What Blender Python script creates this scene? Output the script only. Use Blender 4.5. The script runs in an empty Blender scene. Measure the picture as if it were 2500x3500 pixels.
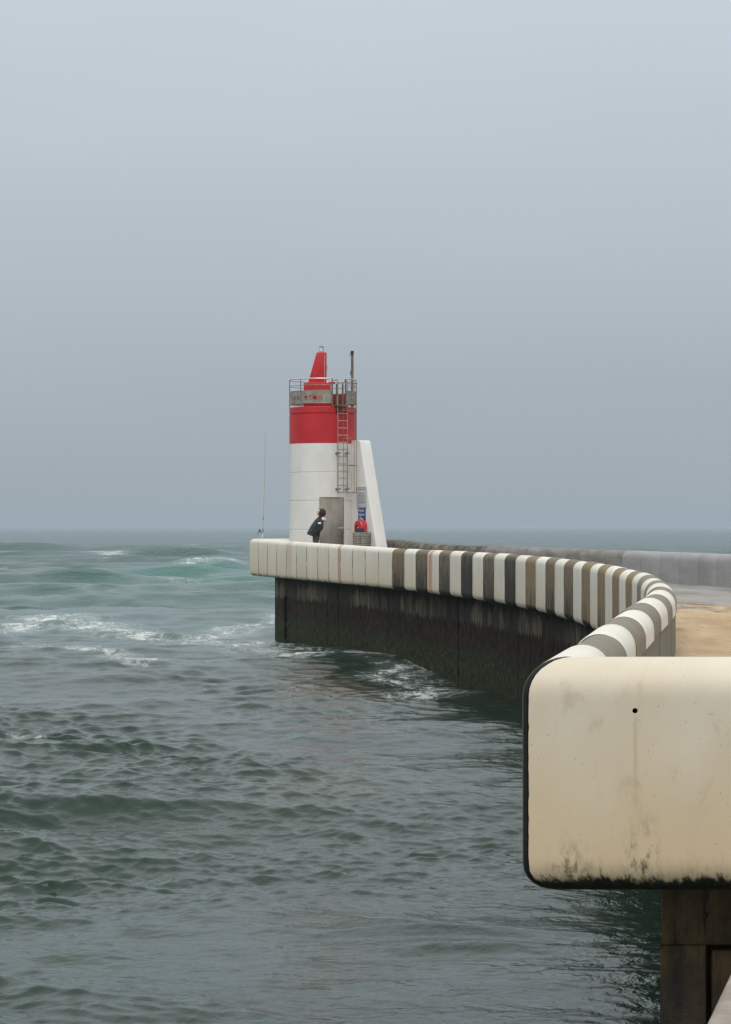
import bpy, bmesh, math, random
import numpy as np
from mathutils import Vector, Matrix

# ------------------------------------------------------------------ camera, sky, sun
CZ = 4.3                                   # eye height above the mean sea level (z = 0)
sc = bpy.context.scene
COL = sc.collection
cam = bpy.data.cameras.new('camera'); camo = bpy.data.objects.new('camera', cam); COL.objects.link(camo)
camo.location = (0, 0, CZ)
camo.rotation_euler = (math.radians(90 + 0.359), 0, 0)
cam.sensor_fit = 'VERTICAL'; cam.sensor_height = 36; cam.sensor_width = 36; cam.lens = 8300 / 3500 * 36
cam.clip_start = 0.1; cam.clip_end = 30000
sc.camera = camo

w = bpy.data.worlds.new("World"); sc.world = w; w.use_nodes = True
SUN_EL, SUN_AZ = math.radians(55), math.radians(188)      # azimuth clockwise from +Y
nt = w.node_tree; nt.nodes.clear()
out = nt.nodes.new('ShaderNodeOutputWorld'); bg = nt.nodes.new('ShaderNodeBackground')
sky = nt.nodes.new('ShaderNodeTexSky'); sky.sky_type = 'NISHITA'; sky.sun_disc = False
sky.sun_elevation = SUN_EL; sky.sun_rotation = SUN_AZ; sky.air_density = 2; sky.dust_density = 6
sc_ = nt.nodes.new('ShaderNodeVectorMath'); sc_.operation = 'SCALE'; sc_.inputs['Scale'].default_value = 0.008
geo = nt.nodes.new('ShaderNodeTexCoord'); sep = nt.nodes.new('ShaderNodeSeparateXYZ')
ramp = nt.nodes.new('ShaderNodeValToRGB')
els = ramp.color_ramp.elements
stops = [(0.0, (.345, .402, .450)), (0.012, (.352, .410, .458)), (0.06, (.388, .443, .500)), (0.11, (.432, .493, .552)), (0.20, (.512, .576, .636)),
         (0.45, (.80, .85, .89)), (1.0, (1.12, 1.15, 1.18))]
els[0].position = 0; els[0].color = (*stops[0][1], 1); els[1].position = 1; els[1].color = (*stops[-1][1], 1)
for p, c in stops[1:-1]:
    e = els.new(p); e.color = (*c, 1)
cl = nt.nodes.new('ShaderNodeTexNoise'); cl.inputs['Scale'].default_value = 2.2; cl.inputs['Detail'].default_value = 3
mp = nt.nodes.new('ShaderNodeMapping'); mp.inputs['Scale'].default_value = (1, 1, 4)
mr = nt.nodes.new('ShaderNodeMapRange'); mr.inputs['From Min'].default_value = .3; mr.inputs['From Max'].default_value = .7
mr.inputs['To Min'].default_value = .955; mr.inputs['To Max'].default_value = 1.045
vm = nt.nodes.new('ShaderNodeVectorMath'); vm.operation = 'SCALE'
ad = nt.nodes.new('ShaderNodeVectorMath'); ad.operation = 'ADD'
L = nt.links.new
L(geo.outputs['Generated'], sep.inputs[0]); L(sep.outputs['Z'], ramp.inputs[0])
L(geo.outputs['Generated'], mp.inputs[0]); L(mp.outputs[0], cl.inputs['Vector']); L(cl.outputs['Fac'], mr.inputs['Value'])
L(ramp.outputs[0], vm.inputs[0]); L(mr.outputs[0], vm.inputs['Scale'])
L(sky.outputs[0], sc_.inputs[0]); L(vm.outputs[0], ad.inputs[0]); L(sc_.outputs[0], ad.inputs[1])
L(ad.outputs[0], bg.inputs['Color']); bg.inputs['Strength'].default_value = 1.0; L(bg.outputs[0], out.inputs[0])

sl = bpy.data.lights.new('sun', 'SUN'); so = bpy.data.objects.new('sun', sl); COL.objects.link(so)
sl.energy = 1.35; sl.angle = math.radians(35); sl.color = (1.0, .955, .89)
sd = Vector((math.sin(SUN_AZ) * math.cos(SUN_EL), math.cos(SUN_AZ) * math.cos(SUN_EL), math.sin(SUN_EL)))
so.rotation_euler = sd.to_track_quat('Z', 'Y').to_euler(); so.location = sd * 60
sc.view_settings.view_transform = 'Standard'; sc.view_settings.look = 'None'
sc.view_settings.exposure = 0.0; sc.view_settings.gamma = 1.0
sc.cycles.use_denoising = True
sc.cycles.max_bounces = 6; sc.cycles.volume_bounces = 1
sc.cycles.use_adaptive_sampling = True

R = math.radians
F, HZ = 8300.0, 1802.0
def at(px, py, Y):                        # photograph pixel at depth Y -> world point
    return Vector(((px - 1250) * Y / F, Y, CZ - (py - HZ) * Y / F))

# ------------------------------------------------------------------ node helper and materials
class N:
    def __init__(s, name, rough=.7, spec=.3):
        s.m = bpy.data.materials.new(name); s.m.use_nodes = True
        s.t = s.m.node_tree; s.t.nodes.clear()
        s.o = s.t.nodes.new('ShaderNodeOutputMaterial'); s.b = s.t.nodes.new('ShaderNodeBsdfPrincipled')
        s.t.links.new(s.b.outputs[0], s.o.inputs[0])
        s.b.inputs['Roughness'].default_value = rough; s.b.inputs['Specular IOR Level'].default_value = spec
    def n(s, typ, **kw):
        return s.t.nodes.new('ShaderNode' + typ)
    def put(s, sock, v):
        if isinstance(v, (int, float)): sock.default_value = v
        elif isinstance(v, (tuple, list)): sock.default_value = tuple(v) + (1,) if len(sock.default_value) == 4 and len(v) == 3 else v
        else: s.t.links.new(v, sock)
    def uv(s): return s.n('TexCoord').outputs['UV']
    def obj(s): return s.n('TexCoord').outputs['Object']
    def pos(s): return s.n('NewGeometry').outputs['Position']
    def mapv(s, v, scale=(1, 1, 1), loc=(0, 0, 0)):
        m = s.n('Mapping'); s.put(m.inputs[0], v); m.inputs['Scale'].default_value = scale
        s.put(m.inputs['Location'], loc); return m.outputs[0]
    def noise(s, v, scale=1, det=4, rough=.55, dist=0.0):
        x = s.n('TexNoise'); s.put(x.inputs['Vector'], v); x.inputs['Scale'].default_value = scale
        x.inputs['Detail'].default_value = det; x.inputs['Roughness'].default_value = rough
        x.inputs['Distortion'].default_value = dist; return x.outputs['Fac']
    def math(s, op, a, b=0.0, c=0.0):
        x = s.n('Math'); x.operation = op; s.put(x.inputs[0], a); s.put(x.inputs[1], b); s.put(x.inputs[2], c); return x.outputs[0]
    def rng(s, v, a, b, c=0., d=1., smooth=True):
        x = s.n('MapRange'); x.interpolation_type = 'SMOOTHSTEP' if smooth else 'LINEAR'
        s.put(x.inputs['Value'], v); s.put(x.inputs['From Min'], a); s.put(x.inputs['From Max'], b)
        s.put(x.inputs['To Min'], c); s.put(x.inputs['To Max'], d); return x.outputs[0]
    def mix(s, f, a, b):
        x = s.n('Mix'); x.data_type = 'RGBA'; s.put(x.inputs[0], f); s.put(x.inputs[6], a); s.put(x.inputs[7], b); return x.outputs[2]
    def sep(s, v):
        x = s.n('SeparateXYZ'); s.put(x.inputs[0], v); return x.outputs
    def rand(s): return s.n('ObjectInfo').outputs['Random']
    def attr(s, name, fac=False):
        x = s.n('Attribute'); x.attribute_name = name; return x.outputs['Fac' if fac else 'Color']
    def bump(s, h, strength=.3, dist=.02, normal=None):
        x = s.n('Bump'); s.put(x.inputs['Strength'], strength); x.inputs['Distance'].default_value = dist
        s.put(x.inputs['Height'], h)
        if normal is not None: s.put(x.inputs['Normal'], normal)
        s.put(s.b.inputs['Normal'], x.outputs[0]); return x.outputs[0]
    def col(s, v): s.put(s.b.inputs['Base Color'], v)

def simple(name, c, rough=.6, metal=0., var=.12, scale=6., spec=.3, bump=0.):
    k = N(name, rough, spec); k.b.inputs['Metallic'].default_value = metal
    n = k.noise(k.obj(), scale, 5)
    f = k.rng(n, .3, .7)
    k.col(k.mix(f, tuple(x * (1 - var) for x in c), tuple(min(1, x * (1 + var)) for x in c)))
    if bump: k.bump(k.noise(k.obj(), scale * 8, 4), bump, .01)
    return k.m

def seg_uv(k):
    """UV: U metres along the wall, V metres below the crown measured round the profile; shifted per object."""
    u, v, _ = k.sep(k.uv()); return u, v

def cream_paint(name, VB, tan=1.0, fringe=.10, hole=None, streaks=None, near=False, grime=1.0, seam=None, seam_k=1):
    """old white paint: yellowing and painted-in shade low down, specks, drips, black algae along the lower edge"""
    k = N(name, .5, .35)
    u, v = seg_uv(k)
    cmb = k.n('CombineXYZ'); k.put(cmb.inputs[0], k.math('MULTIPLY', k.rand(), 41.) if not near else 0.); uv = k.mapv(k.uv(), (1, 1, 1), cmb.outputs[0])
    base = k.mix(k.rng(k.noise(uv, 1.3, 5), .3, .7), (.62, .545, .42) if near else (.76, .72, .615), (.69, .625, .505) if near else (.82, .785, .69))
    tanm = k.rng(k.math('ADD', v, k.math('MULTIPLY', k.noise(k.mapv(uv, (2.6, .35, 1)), 1, 4), .7)), VB * .30, VB * 1.25, 0, .95 * tan)  # tan deepens downward: yellow staining plus light falloff painted into the colour
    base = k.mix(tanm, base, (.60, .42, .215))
    st = k.noise(k.mapv(uv, (14, .7, 1)), 1, 4, .6)
    base = k.mix(k.rng(st, .54, .74, 0, .3 * grime), base, (.50, .40, .27))
    warm = k.noise(k.mapv(uv, (2.2, .5, 1), (7, 2, 0)), 1, 3)
    base = k.mix(k.rng(warm, .5, .72, 0, .28 * tan), base, (.63, .46, .27))
    sp = k.noise(k.mapv(uv, (1, .7, 1)), 30 if near else 26, 3, .7)
    base = k.mix(k.rng(sp, .68 if near else .70, .80, 0, .55 * grime), base, (.17, .13, .08))
    if hole:
        hu, hv = hole
        d = k.math('ABSOLUTE', k.math('SUBTRACT', u, hu))
        wd = k.math('MULTIPLY', k.rng(d, .004, .016, 1, 0), k.rng(v, hv + .01, hv + .04))
        wd = k.math('MULTIPLY', wd, k.rng(v, hv + .08, hv + .62, 1, 0))
        wd = k.math('MULTIPLY', wd, k.rng(k.noise(k.mapv(uv, (30, 3, 1)), 1, 3), .3, .6))
        base = k.mix(k.math('MULTIPLY', wd, .42), base, (.40, .27, .12))
        dk = k.math('MULTIPLY', k.rng(k.noise(k.mapv(uv, (16, 7, 1), (3, 1, 0)), 1, 6, .7), .46, .62),
                    k.math('MULTIPLY', k.rng(v, VB - .42, VB - .04), k.rng(k.math('ABSOLUTE', k.math('SUBTRACT', u, .61)), .03, .12, 1, 0)))
        base = k.mix(k.math('MULTIPLY', dk, .85), base, (.035, .03, .012))
        dk2 = k.math('MULTIPLY', k.rng(k.noise(k.mapv(uv, (16, 9, 1), (1, 5, 0)), 1, 6, .7), .44, .62),
                    k.math('MULTIPLY', k.rng(v, VB - .24, VB - .04), k.rng(k.math('ABSOLUTE', k.math('SUBTRACT', u, .22)), .03, .15, 1, 0)))
        base = k.mix(k.math('MULTIPLY', dk2, .8), base, (.05, .045, .018))
    if not near:
        base = k.mix(k.math('MULTIPLY', k.math('FRACT', k.math('MULTIPLY', k.rand(), 9.7)), .34), base, (.56, .49, .37))
    if near:
        sm = k.noise(k.mapv(uv, (3, 1.6, 1), (11, 4, 0)), 1.4, 7, .72, .8)
        base = k.mix(k.rng(sm, .56, .72, 0, .38), base, (.40, .30, .18))
        pit = k.noise(k.mapv(uv, (1, .8, 1), (2, 9, 0)), 75, 2, .5)
        base = k.mix(k.rng(pit, .70, .76, 0, .75), base, (.14, .09, .045))
        scr = k.noise(k.mapv(uv, (60, 2.5, 1), (2, 9, 0)), 1, 3, .6)
        base = k.mix(k.math('MULTIPLY', k.rng(scr, .66, .74, 0, .4), k.rng(k.noise(uv, 2.2, 3), .5, .6)), base, (.36, .26, .14))
    if streaks:
        c0, wdt, a = streaks
        d = k.math('ABSOLUTE', k.math('SUBTRACT', k.math('ADD', u, k.math('MULTIPLY', k.noise(k.mapv(uv, (1, 2, 1)), 3, 3), .05)), c0))
        base = k.mix(k.math('MULTIPLY', k.rng(d, wdt * .3, wdt, a, 0), k.rng(k.noise(k.mapv(uv, (24, 2, 1)), 1, 3), .25, .6, .3, 1)), base, streaks_col)
    if seam:
        e0 = k.math('MINIMUM', u, k.math('SUBTRACT', seam, u))
        sd = k.math('MULTIPLY', k.rng(e0, .015, .085, 1, 0), k.rng(k.noise(k.mapv(uv, (2, 1.6, 1)), 1.5, 5, .65), .32, .62, .1, 1))
        base = k.mix(k.math('MULTIPLY', sd, k.rng(v, .1, .35, .1, .85 * seam_k)), base, (.10, .075, .04) if seam_k == 1 else (.27, .19, .11))
    fr = k.noise(k.mapv(uv, (17 if near else 13, 7 if near else 4, 1)), 1, 8, .8)
    fr2 = k.noise(k.mapv(uv, (3.1, .4, 1), (4, 0, 0)), 1, 4, .6)
    edge = k.math('ADD', k.math('SUBTRACT', v, VB), k.math('ADD', k.math('MULTIPLY', k.math('SUBTRACT', fr, .5), .30), k.math('MULTIPLY', k.math('SUBTRACT', fr2, .5), .22)))
    base = k.mix(k.rng(edge, -.02, .03), base, (.013, .012, .007))
    halo = k.rng(edge, -.16, .0, 0, .28)
    base = k.mix(k.math('MULTIPLY', halo, k.rng(k.noise(k.mapv(uv, (40, 9, 1)), 1, 5, .7), .45, .65)), base, (.10, .08, .035))
    k.col(base)
    k.bump(k.math('ADD', k.noise(uv, 60, 5), k.math('MULTIPLY', k.noise(uv, 5, 2), .7)), .12, .004)
    return k.m
streaks_col = (.46, .17, .05)

def bare_concrete(name, top, face, dark, amount, VB=1.15, rough=.85):
    """unpainted segment: pale crown, streaked face, soot-dark weather staining"""
    k = N(name, rough, .2)
    uv = k.uv(); u, v = seg_uv(k)
    r = k.math('MULTIPLY', k.rand(), 37.)
    cmb = k.n('CombineXYZ'); k.put(cmb.inputs[0], r); loc = cmb.outputs[0]
    mott = k.noise(k.mapv(uv, (1, 1, 1), loc), 5, 6, .65)
    c = k.mix(k.rng(v, .02, .22), top, face)
    c = k.mix(k.rng(mott, .3, .7, 0, .45), c, tuple(x * .62 for x in face))
    st = k.noise(k.mapv(uv, (8, 1.3, 1), loc), 1, 8, .74)
    lo = k.rng(v, .12, VB, .0, .16)
    sm = k.rng(k.math('ADD', st, lo), .66 - amount * .36, .80 - amount * .28)
    sm = k.math('MULTIPLY', sm, k.rng(v, .08, .24))
    c = k.mix(k.math('MULTIPLY', sm, .86), c, dark)
    fine = k.noise(k.mapv(uv, (45, 3, 1), loc), 1, 4, .7)
    c = k.mix(k.rng(fine, .58, .74, 0, .38), c, tuple(min(1, x * 1.35) for x in face))
    fr = k.noise(k.mapv(uv, (20, 2.2, 1), loc), 1, 6, .75)
    edge = k.math('SUBTRACT', v, k.math('ADD', VB - .24, k.math('MULTIPLY', fr, .28)))
    c = k.mix(k.rng(edge, -.03, .04), c, (.016, .015, .010))
    k.col(c); k.bump(k.math('ADD', k.noise(uv, 70, 5), mott), .35, .01)
    return k.m

def deck_side(name):
    k = N(name, .9, .2); uv = k.uv()
    c = k.mix(k.rng(k.noise(k.mapv(uv, (9, .6, 1)), 1, 6, .65), .3, .7), (.135, .125, .098), (.30, .285, .235))
    c = k.mix(k.rng(k.noise(k.mapv(uv, (30, 1, 1)), 1, 4), .56, .72, 0, .5), c, (.10, .09, .07))
    k.col(c); k.bump(k.noise(uv, 40, 5), .4, .01); return k.m

def pier_wall_mat(name):
    """wet harbour wall: streaked grey above, brown-black tide band, green weed and barnacles low down (U along, V = height above sea)"""
    k = N(name, .7, .1); uv = k.uv(); u, v = seg_uv(k)
    r = k.math('MULTIPLY', k.rand(), 53.)
    cmb = k.n('CombineXYZ'); k.put(cmb.inputs[0], r); loc = cmb.outputs[0]
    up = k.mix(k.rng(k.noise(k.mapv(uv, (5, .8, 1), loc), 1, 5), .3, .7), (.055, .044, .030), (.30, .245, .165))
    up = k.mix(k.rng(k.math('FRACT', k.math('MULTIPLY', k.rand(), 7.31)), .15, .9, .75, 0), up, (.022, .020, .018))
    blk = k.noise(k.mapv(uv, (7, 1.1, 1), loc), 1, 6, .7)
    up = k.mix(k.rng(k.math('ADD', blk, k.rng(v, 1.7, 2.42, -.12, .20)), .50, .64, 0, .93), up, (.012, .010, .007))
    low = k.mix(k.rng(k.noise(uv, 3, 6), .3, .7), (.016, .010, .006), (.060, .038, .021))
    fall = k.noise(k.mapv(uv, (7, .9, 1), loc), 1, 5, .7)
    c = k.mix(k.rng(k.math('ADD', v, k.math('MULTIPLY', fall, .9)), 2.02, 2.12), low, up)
    wn = k.noise(k.mapv(uv, (1.6, 1, 1)), 4.5, 7, .72)
    weed = k.mix(k.rng(wn, .40, .62), (.011, .013, .006), (.058, .066, .024))
    weed = k.mix(k.rng(k.noise(uv, 9, 5, .7), .57, .67, 0, .8), weed, (.18, .155, .095))
    c = k.mix(k.rng(k.math('ADD', v, k.math('MULTIPLY', k.noise(k.mapv(uv, (2, 1, 1)), 1.6, 6, .7), .9)), 1.12, 1.45, 1, 0), c, weed)
    sp = k.noise(k.mapv(uv, (1, .45, 1)), 13, 2, .5)
    c = k.mix(k.rng(sp, .755, .775, 0, .7), c, (.34, .33, .30))
    k.col(c); k.bump(k.math('ADD', k.noise(uv, 8, 8, .75), k.noise(uv, 30, 3)), .9, .05); return k.m

# ------------------------------------------------------------------ mesh helper
class MB:
    def __init__(s): s.v = []; s.f = []; s.mi = []; s.uv = []; s.sm = []
    def add(s, pts): i = len(s.v); s.v += [tuple(p) for p in pts]; return i
    def face(s, idx, mi=0, uv=None, sm=True): s.f.append(tuple(idx)); s.mi.append(mi); s.uv.append(uv); s.sm.append(sm)
    def box(s, lo, hi, mi=0, M=None, bev=0):
        x0, y0, z0 = lo; x1, y1, z1 = hi
        p = [Vector(q) for q in ((x0, y0, z0), (x1, y0, z0), (x1, y1, z0), (x0, y1, z0), (x0, y0, z1), (x1, y0, z1), (x1, y1, z1), (x0, y1, z1))]
        s.hexa(p, mi, M, bev)
    def hexa(s, p, mi=0, M=None, bev=0):
        if M is not None: p = [M @ Vector(q) for q in p]
        fs = ((0, 3, 2, 1), (4, 5, 6, 7), (0, 1, 5, 4), (1, 2, 6, 5), (2, 3, 7, 6), (3, 0, 4, 7))
        if bev:
            bm = bmesh.new(); vs = [bm.verts.new(q) for q in p]
            for q in fs: bm.faces.new([vs[i] for i in q])
            bmesh.ops.bevel(bm, geom=list(bm.edges), offset=bev, segments=3, profile=.5, affect='EDGES')
            s.bm(bm, mi); return
        b = s.add(p)
        for q in fs: s.face([b + i for i in q], mi, None, False)
    def bm(s, bm, mi=0):
        bm.verts.index_update(); b = s.add([v.co for v in bm.verts])
        for f in bm.faces: s.face([b + v.index for v in f.verts], mi)
        bm.free()
    def tube(s, pts, r, seg=8, mi=0, cap=True, ell=None):
        pts = [Vector(p) for p in pts]; n = len(pts)
        rs = r if isinstance(r, (list, tuple)) else [r] * n
        d0 = (pts[1] - pts[0]).normalized(); up = Vector((0, 0, 1)) if abs(d0.z) < .9 else Vector((1, 0, 0))
        a = d0.cross(up).normalized(); rings = []
        for i in range(n):
            d = ((pts[min(i + 1, n - 1)] - pts[max(i - 1, 0)])).normalized()
            a = (a - d * a.dot(d)).normalized(); b = d.cross(a)
            rings.append(s.add([pts[i] + (a * math.cos(2 * math.pi * j / seg) + b * math.sin(2 * math.pi * j / seg)) * rs[i] for j in range(seg)]))
        for i in range(n - 1):
            for j in range(seg):
                k = (j + 1) % seg; s.face((rings[i] + j, rings[i] + k, rings[i + 1] + k, rings[i + 1] + j), mi)
        if cap:
            s.face([rings[0] + j for j in reversed(range(seg))], mi, None, False); s.face([rings[-1] + j for j in range(seg)], mi, None, False)
    def lathe(s, prof, seg=64, c=(0, 0, 0), mi=0, a0=0., a1=2 * math.pi):
        full = abs(a1 - a0 - 2 * math.pi) < 1e-6; cnt = seg if full else seg + 1; rings = []
        for r, z in prof:
            rings.append(s.add([(c[0] + r * math.sin(a0 + (a1 - a0) * j / seg), c[1] - r * math.cos(a0 + (a1 - a0) * j / seg), c[2] + z) for j in range(cnt)]))
        for i in range(len(prof) - 1):
            for j in range(seg):
                k = (j + 1) % cnt; s.face((rings[i] + j, rings[i] + k, rings[i + 1] + k, rings[i + 1] + j), mi)
        if full:
            s.face([rings[0] + j for j in reversed(range(seg))], mi, None, False); s.face([rings[-1] + j for j in range(seg)], mi, None, False)
    def loft(s, rings, mi=0, cap=True):
        n = len(rings[0]); ids = [s.add(r) for r in rings]
        for i in range(len(rings) - 1):
            for j in range(n):
                k = (j + 1) % n; s.face((ids[i] + j, ids[i] + k, ids[i + 1] + k, ids[i + 1] + j), mi)
        if cap:
            s.face([ids[0] + j for j in reversed(range(n))], mi); s.face([ids[-1] + j for j in range(n)], mi)
    def mesh(s, name, mats, angle=35):
        me = bpy.data.meshes.new(name); me.from_pydata(s.v, [], s.f)
        for m in (mats if isinstance(mats, (list, tuple)) else [mats]): me.materials.append(m)
        me.polygons.foreach_set('material_index', s.mi); me.polygons.foreach_set('use_smooth', [True] * len(s.f))
        if any(u is not None for u in s.uv):
            l = me.uv_layers.new(name='UVMap'); k = 0
            for f, u in zip(s.f, s.uv):
                for j in range(len(f)):
                    l.data[k].uv = u[j] if u is not None else (0, 0); k += 1
        bm = bmesh.new(); bm.from_mesh(me); bmesh.ops.recalc_face_normals(bm, faces=bm.faces); bm.to_mesh(me); bm.free()
        me.set_sharp_from_angle(angle=R(angle)); me.update(); return me

def wmat(o):
    return (wmat(o.parent) @ o.matrix_parent_inverse if o.parent else Matrix()) @ o.matrix_basis
def attach(o, parent):
    o.parent = parent; o.matrix_parent_inverse = wmat(parent).inverted(); return o
def link(name, me, parent=None):
    o = bpy.data.objects.new(name, me); COL.objects.link(o)
    return attach(o, parent) if parent is not None else o
def build(mb, name, mats, parent=None, angle=35): return link(name, mb.mesh(name, mats, angle), parent)
def tag(o, label=None, cat=None, group=None, kind=None):
    if label: o['label'] = label
    if cat: o['category'] = cat
    if group: o['group'] = group
    if kind: o['kind'] = kind
    return o
def thing(name, label, cat, loc=(0, 0, 0), group=None):
    o = bpy.data.objects.new(name, None); COL.objects.link(o); o.location = loc; o.empty_display_size = .2
    return tag(o, label, cat, group)
def cut(o, tool):
    """boolean difference, baked"""
    m = o.modifiers.new('b', 'BOOLEAN'); m.object = tool; m.operation = 'DIFFERENCE'; m.solver = 'EXACT'
    dg = bpy.context.evaluated_depsgraph_get(); me = bpy.data.meshes.new_from_object(o.evaluated_get(dg))
    o.modifiers.clear(); o.data = me; bpy.data.objects.remove(tool); me.set_sharp_from_angle(angle=R(35))

# ------------------------------------------------------------------ the jetty: plan of its water-side face
NSEG, SL = 40, 1.5487
KN = [-.0082, -.0069, -.0080, -.0070, -.0062, -.0110, .0070, -.0426]
T = 66.; SS = np.linspace(0, T, 2641)
kk = np.interp(SS, np.linspace(0, T, 8), KN); ds = SS[1] - SS[0]
AA = .2249 + np.concatenate([[0], np.cumsum((kk[1:] + kk[:-1]) / 2 * ds)])
XX = .82 + np.concatenate([[0], np.cumsum((np.sin(AA[1:]) + np.sin(AA[:-1])) / 2 * ds)])
YY = 74.3 - np.concatenate([[0], np.cumsum((np.cos(AA[1:]) + np.cos(AA[:-1])) / 2 * ds)])
SC = NSEG * SL                                       # arc length at the near corner
CA, CB = (.842, 13.03), (.866, 13.0)                 # corner of the striped wall / of the near cream wall
xc, yc = np.interp(SC, SS, XX), np.interp(SC, SS, YY)
rampw = np.clip((SS - (SC - 8)) / 8, 0, 1) ** 2
XX = XX + rampw * (CA[0] - xc); YY = YY + rampw * (CA[1] - yc)
TX = np.gradient(XX, SS); TY = np.gradient(YY, SS); nn = np.hypot(TX, TY); TX /= nn; TY /= nn
TIP = Vector((-4.57, 96.0)); NW = 13                 # white run behind the lighthouse: straight, 13 segments
JOIN = Vector((.82, 74.3)); WL = (TIP - JOIN).length
def frame(s):
    """face point and inward normal; s<0 runs back along the straight white end"""
    if s >= 0:
        p = Vector((np.interp(s, SS, XX), np.interp(s, SS, YY))); t = Vector((np.interp(s, SS, TX), np.interp(s, SS, TY))).normalized()
    else:
        t = (JOIN - TIP).normalized(); p = JOIN + t * s
    return p, Vector((-t.y, t.x)), t
def topz(s): return CZ + float(np.interp(s, [-WL, 0, 30, SC], [-.455, -.645, -.668, -.70]))
def botz(s): return CZ + float(np.interp(s, [-WL, 40, SC], [-1.91, -1.91, -1.955]))
def deckz(Y): return CZ + float(np.interp(Y, [13, 62, 90, 99], [-1.45, -1.45, -1.06, -1.05]))
PW, PR, PB = .345, .17, .16

def profile(zt, zb, zd, W=PW, r=PR, rb=PB, back=1.25, inset=0., nf=3):
    """(u, z, v, material) round the section; material 1 = bare deck side"""
    i = inset; pts = []
    pts.append((W - .012 - i, zd - .08)); pts.append((W - .012 - i, zt - .262)); pts.append((W - i, zt - .258))
    for k in range(0, 9):
        a = math.pi / 2 * k / 8; pts.append((W - r + (r - i) * math.cos(a), zt - r + (r - i) * math.sin(a)))
    for k in range(0, 9):
        a = math.pi / 2 * k / 8; pts.append((r - (r - i) * math.sin(a), zt - r + (r - i) * math.cos(a)))
    for f in [(q + 1) / (nf + 1) for q in range(nf)]:
        pts.append((i, zt - r + (zb + rb - zt + r) * f))
    for k in range(0, 7):
        a = math.pi / 2 * k / 6; pts.append((rb - (rb - i) * math.cos(a), zb + rb - (rb - i) * math.sin(a)))
    pts.append((back, zb + i)); pts.append((back, zd - .08))
    mats = [1, 1] + [0] * (len(pts) - 4) + [1, 1]
    crown = 11                                         # v = 0 at the middle of the crown
    v = [0.] * len(pts)
    for k in range(crown + 1, len(pts)): v[k] = v[k - 1] + math.dist(pts[k], pts[k - 1])
    for k in range(crown - 1, -1, -1): v[k] = v[k + 1] + math.dist(pts[k], pts[k + 1])
    sc_v = 1.42 / v[len(pts) - 3]
    v = [q * sc_v for q in v]
    return pts, mats, v

def segment(stations, u0, mats, name, parent):
    """stations: list of (origin2d, inward2d, along m, zt, zb, zd, inset)"""
    mb = MB(); ids = []; vs = None
    for (p, nrm, sm, zt, zb, zd, ins, *kw) in stations:
        pr, mm, v = profile(zt, zb, zd, inset=ins, **(kw[0] if kw else {})); vs = v
        ids.append((mb.add([(p.x + nrm.x * u, p.y + nrm.y * u, z) for u, z in pr]), sm, v))
    n = len(vs)
    for (a, sa, va), (b, sb, vb) in zip(ids, ids[1:]):
        for j in range(n):
            k = (j + 1) % n
            mb.face((a + j, a + k, b + k, b + j), mm[j], ((u0 + sa, va[j]), (u0 + sa, va[k]), (u0 + sb, vb[k]), (u0 + sb, vb[j])))
    mb.face([ids[0][0] + j for j in range(n)], 1, [(0, .3)] * n, False)
    mb.face([ids[-1][0] + j for j in reversed(range(n))], 1, [(0, .3)] * n, False)
    return build(mb, name, mats, parent, 40)

VB = 1.30
M_side = deck_side('streaked_deck_side_concrete')
SEAM = WL / NW - .034
M_white = [cream_paint('weathered_white_paint', VB, .38, .09, grime=.9, seam=SL - .008, seam_k=.8), cream_paint('weathered_white_paint_b', VB, .5, .10, grime=1.15, seam=SL - .008, seam_k=.8), cream_paint('weathered_white_paint_c', VB, .3, .08, grime=.75, seam=SL - .008, seam_k=.8)]
M_end = [cream_paint('end_white_paint', VB, .45, .09, grime=1.0, seam=SEAM), cream_paint('end_white_paint_b', VB, .6, .10, grime=1.3, seam=SEAM)]
M_whiteR = [cream_paint('white_paint_with_clean_crown', VB, .12, .08, grime=.3, seam=SL - .008, seam_k=.8)]
M_rust = cream_paint('white_paint_rust_streak', VB, .4, .09, streaks=(.42, .34, .9))
M_rust2 = cream_paint('white_paint_rust_streak_edge', VB, .4, .09, streaks=(1.5, .22, .95), seam=SEAM)
streaks_col = (.55, .38, .29)
M_pink = cream_paint('white_paint_pale_pink_band', VB, .4, .09, streaks=(.42, .80, .7), seam=SEAM)
M_black = bare_concrete('soot_black_bare_concrete', (.235, .20, .155), (.20, .165, .115), (.030, .027, .023), .46, VB)
M_blackest = bare_concrete('blackest_bare_concrete', (.20, .18, .15), (.13, .112, .09), (.026, .024, .021), .70, VB)
M_mixed = bare_concrete('brown_black_bare_concrete', (.245, .205, .155), (.23, .175, .11), (.026, .022, .018), .36, VB)
M_tan = bare_concrete('tan_bare_concrete', (.27, .22, .155), (.29, .215, .125), (.060, .045, .030), .22, VB)
M_grey = bare_concrete('grey_bare_concrete', (.255, .235, .195), (.27, .235, .175), (.080, .065, .050), .12, VB)

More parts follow.
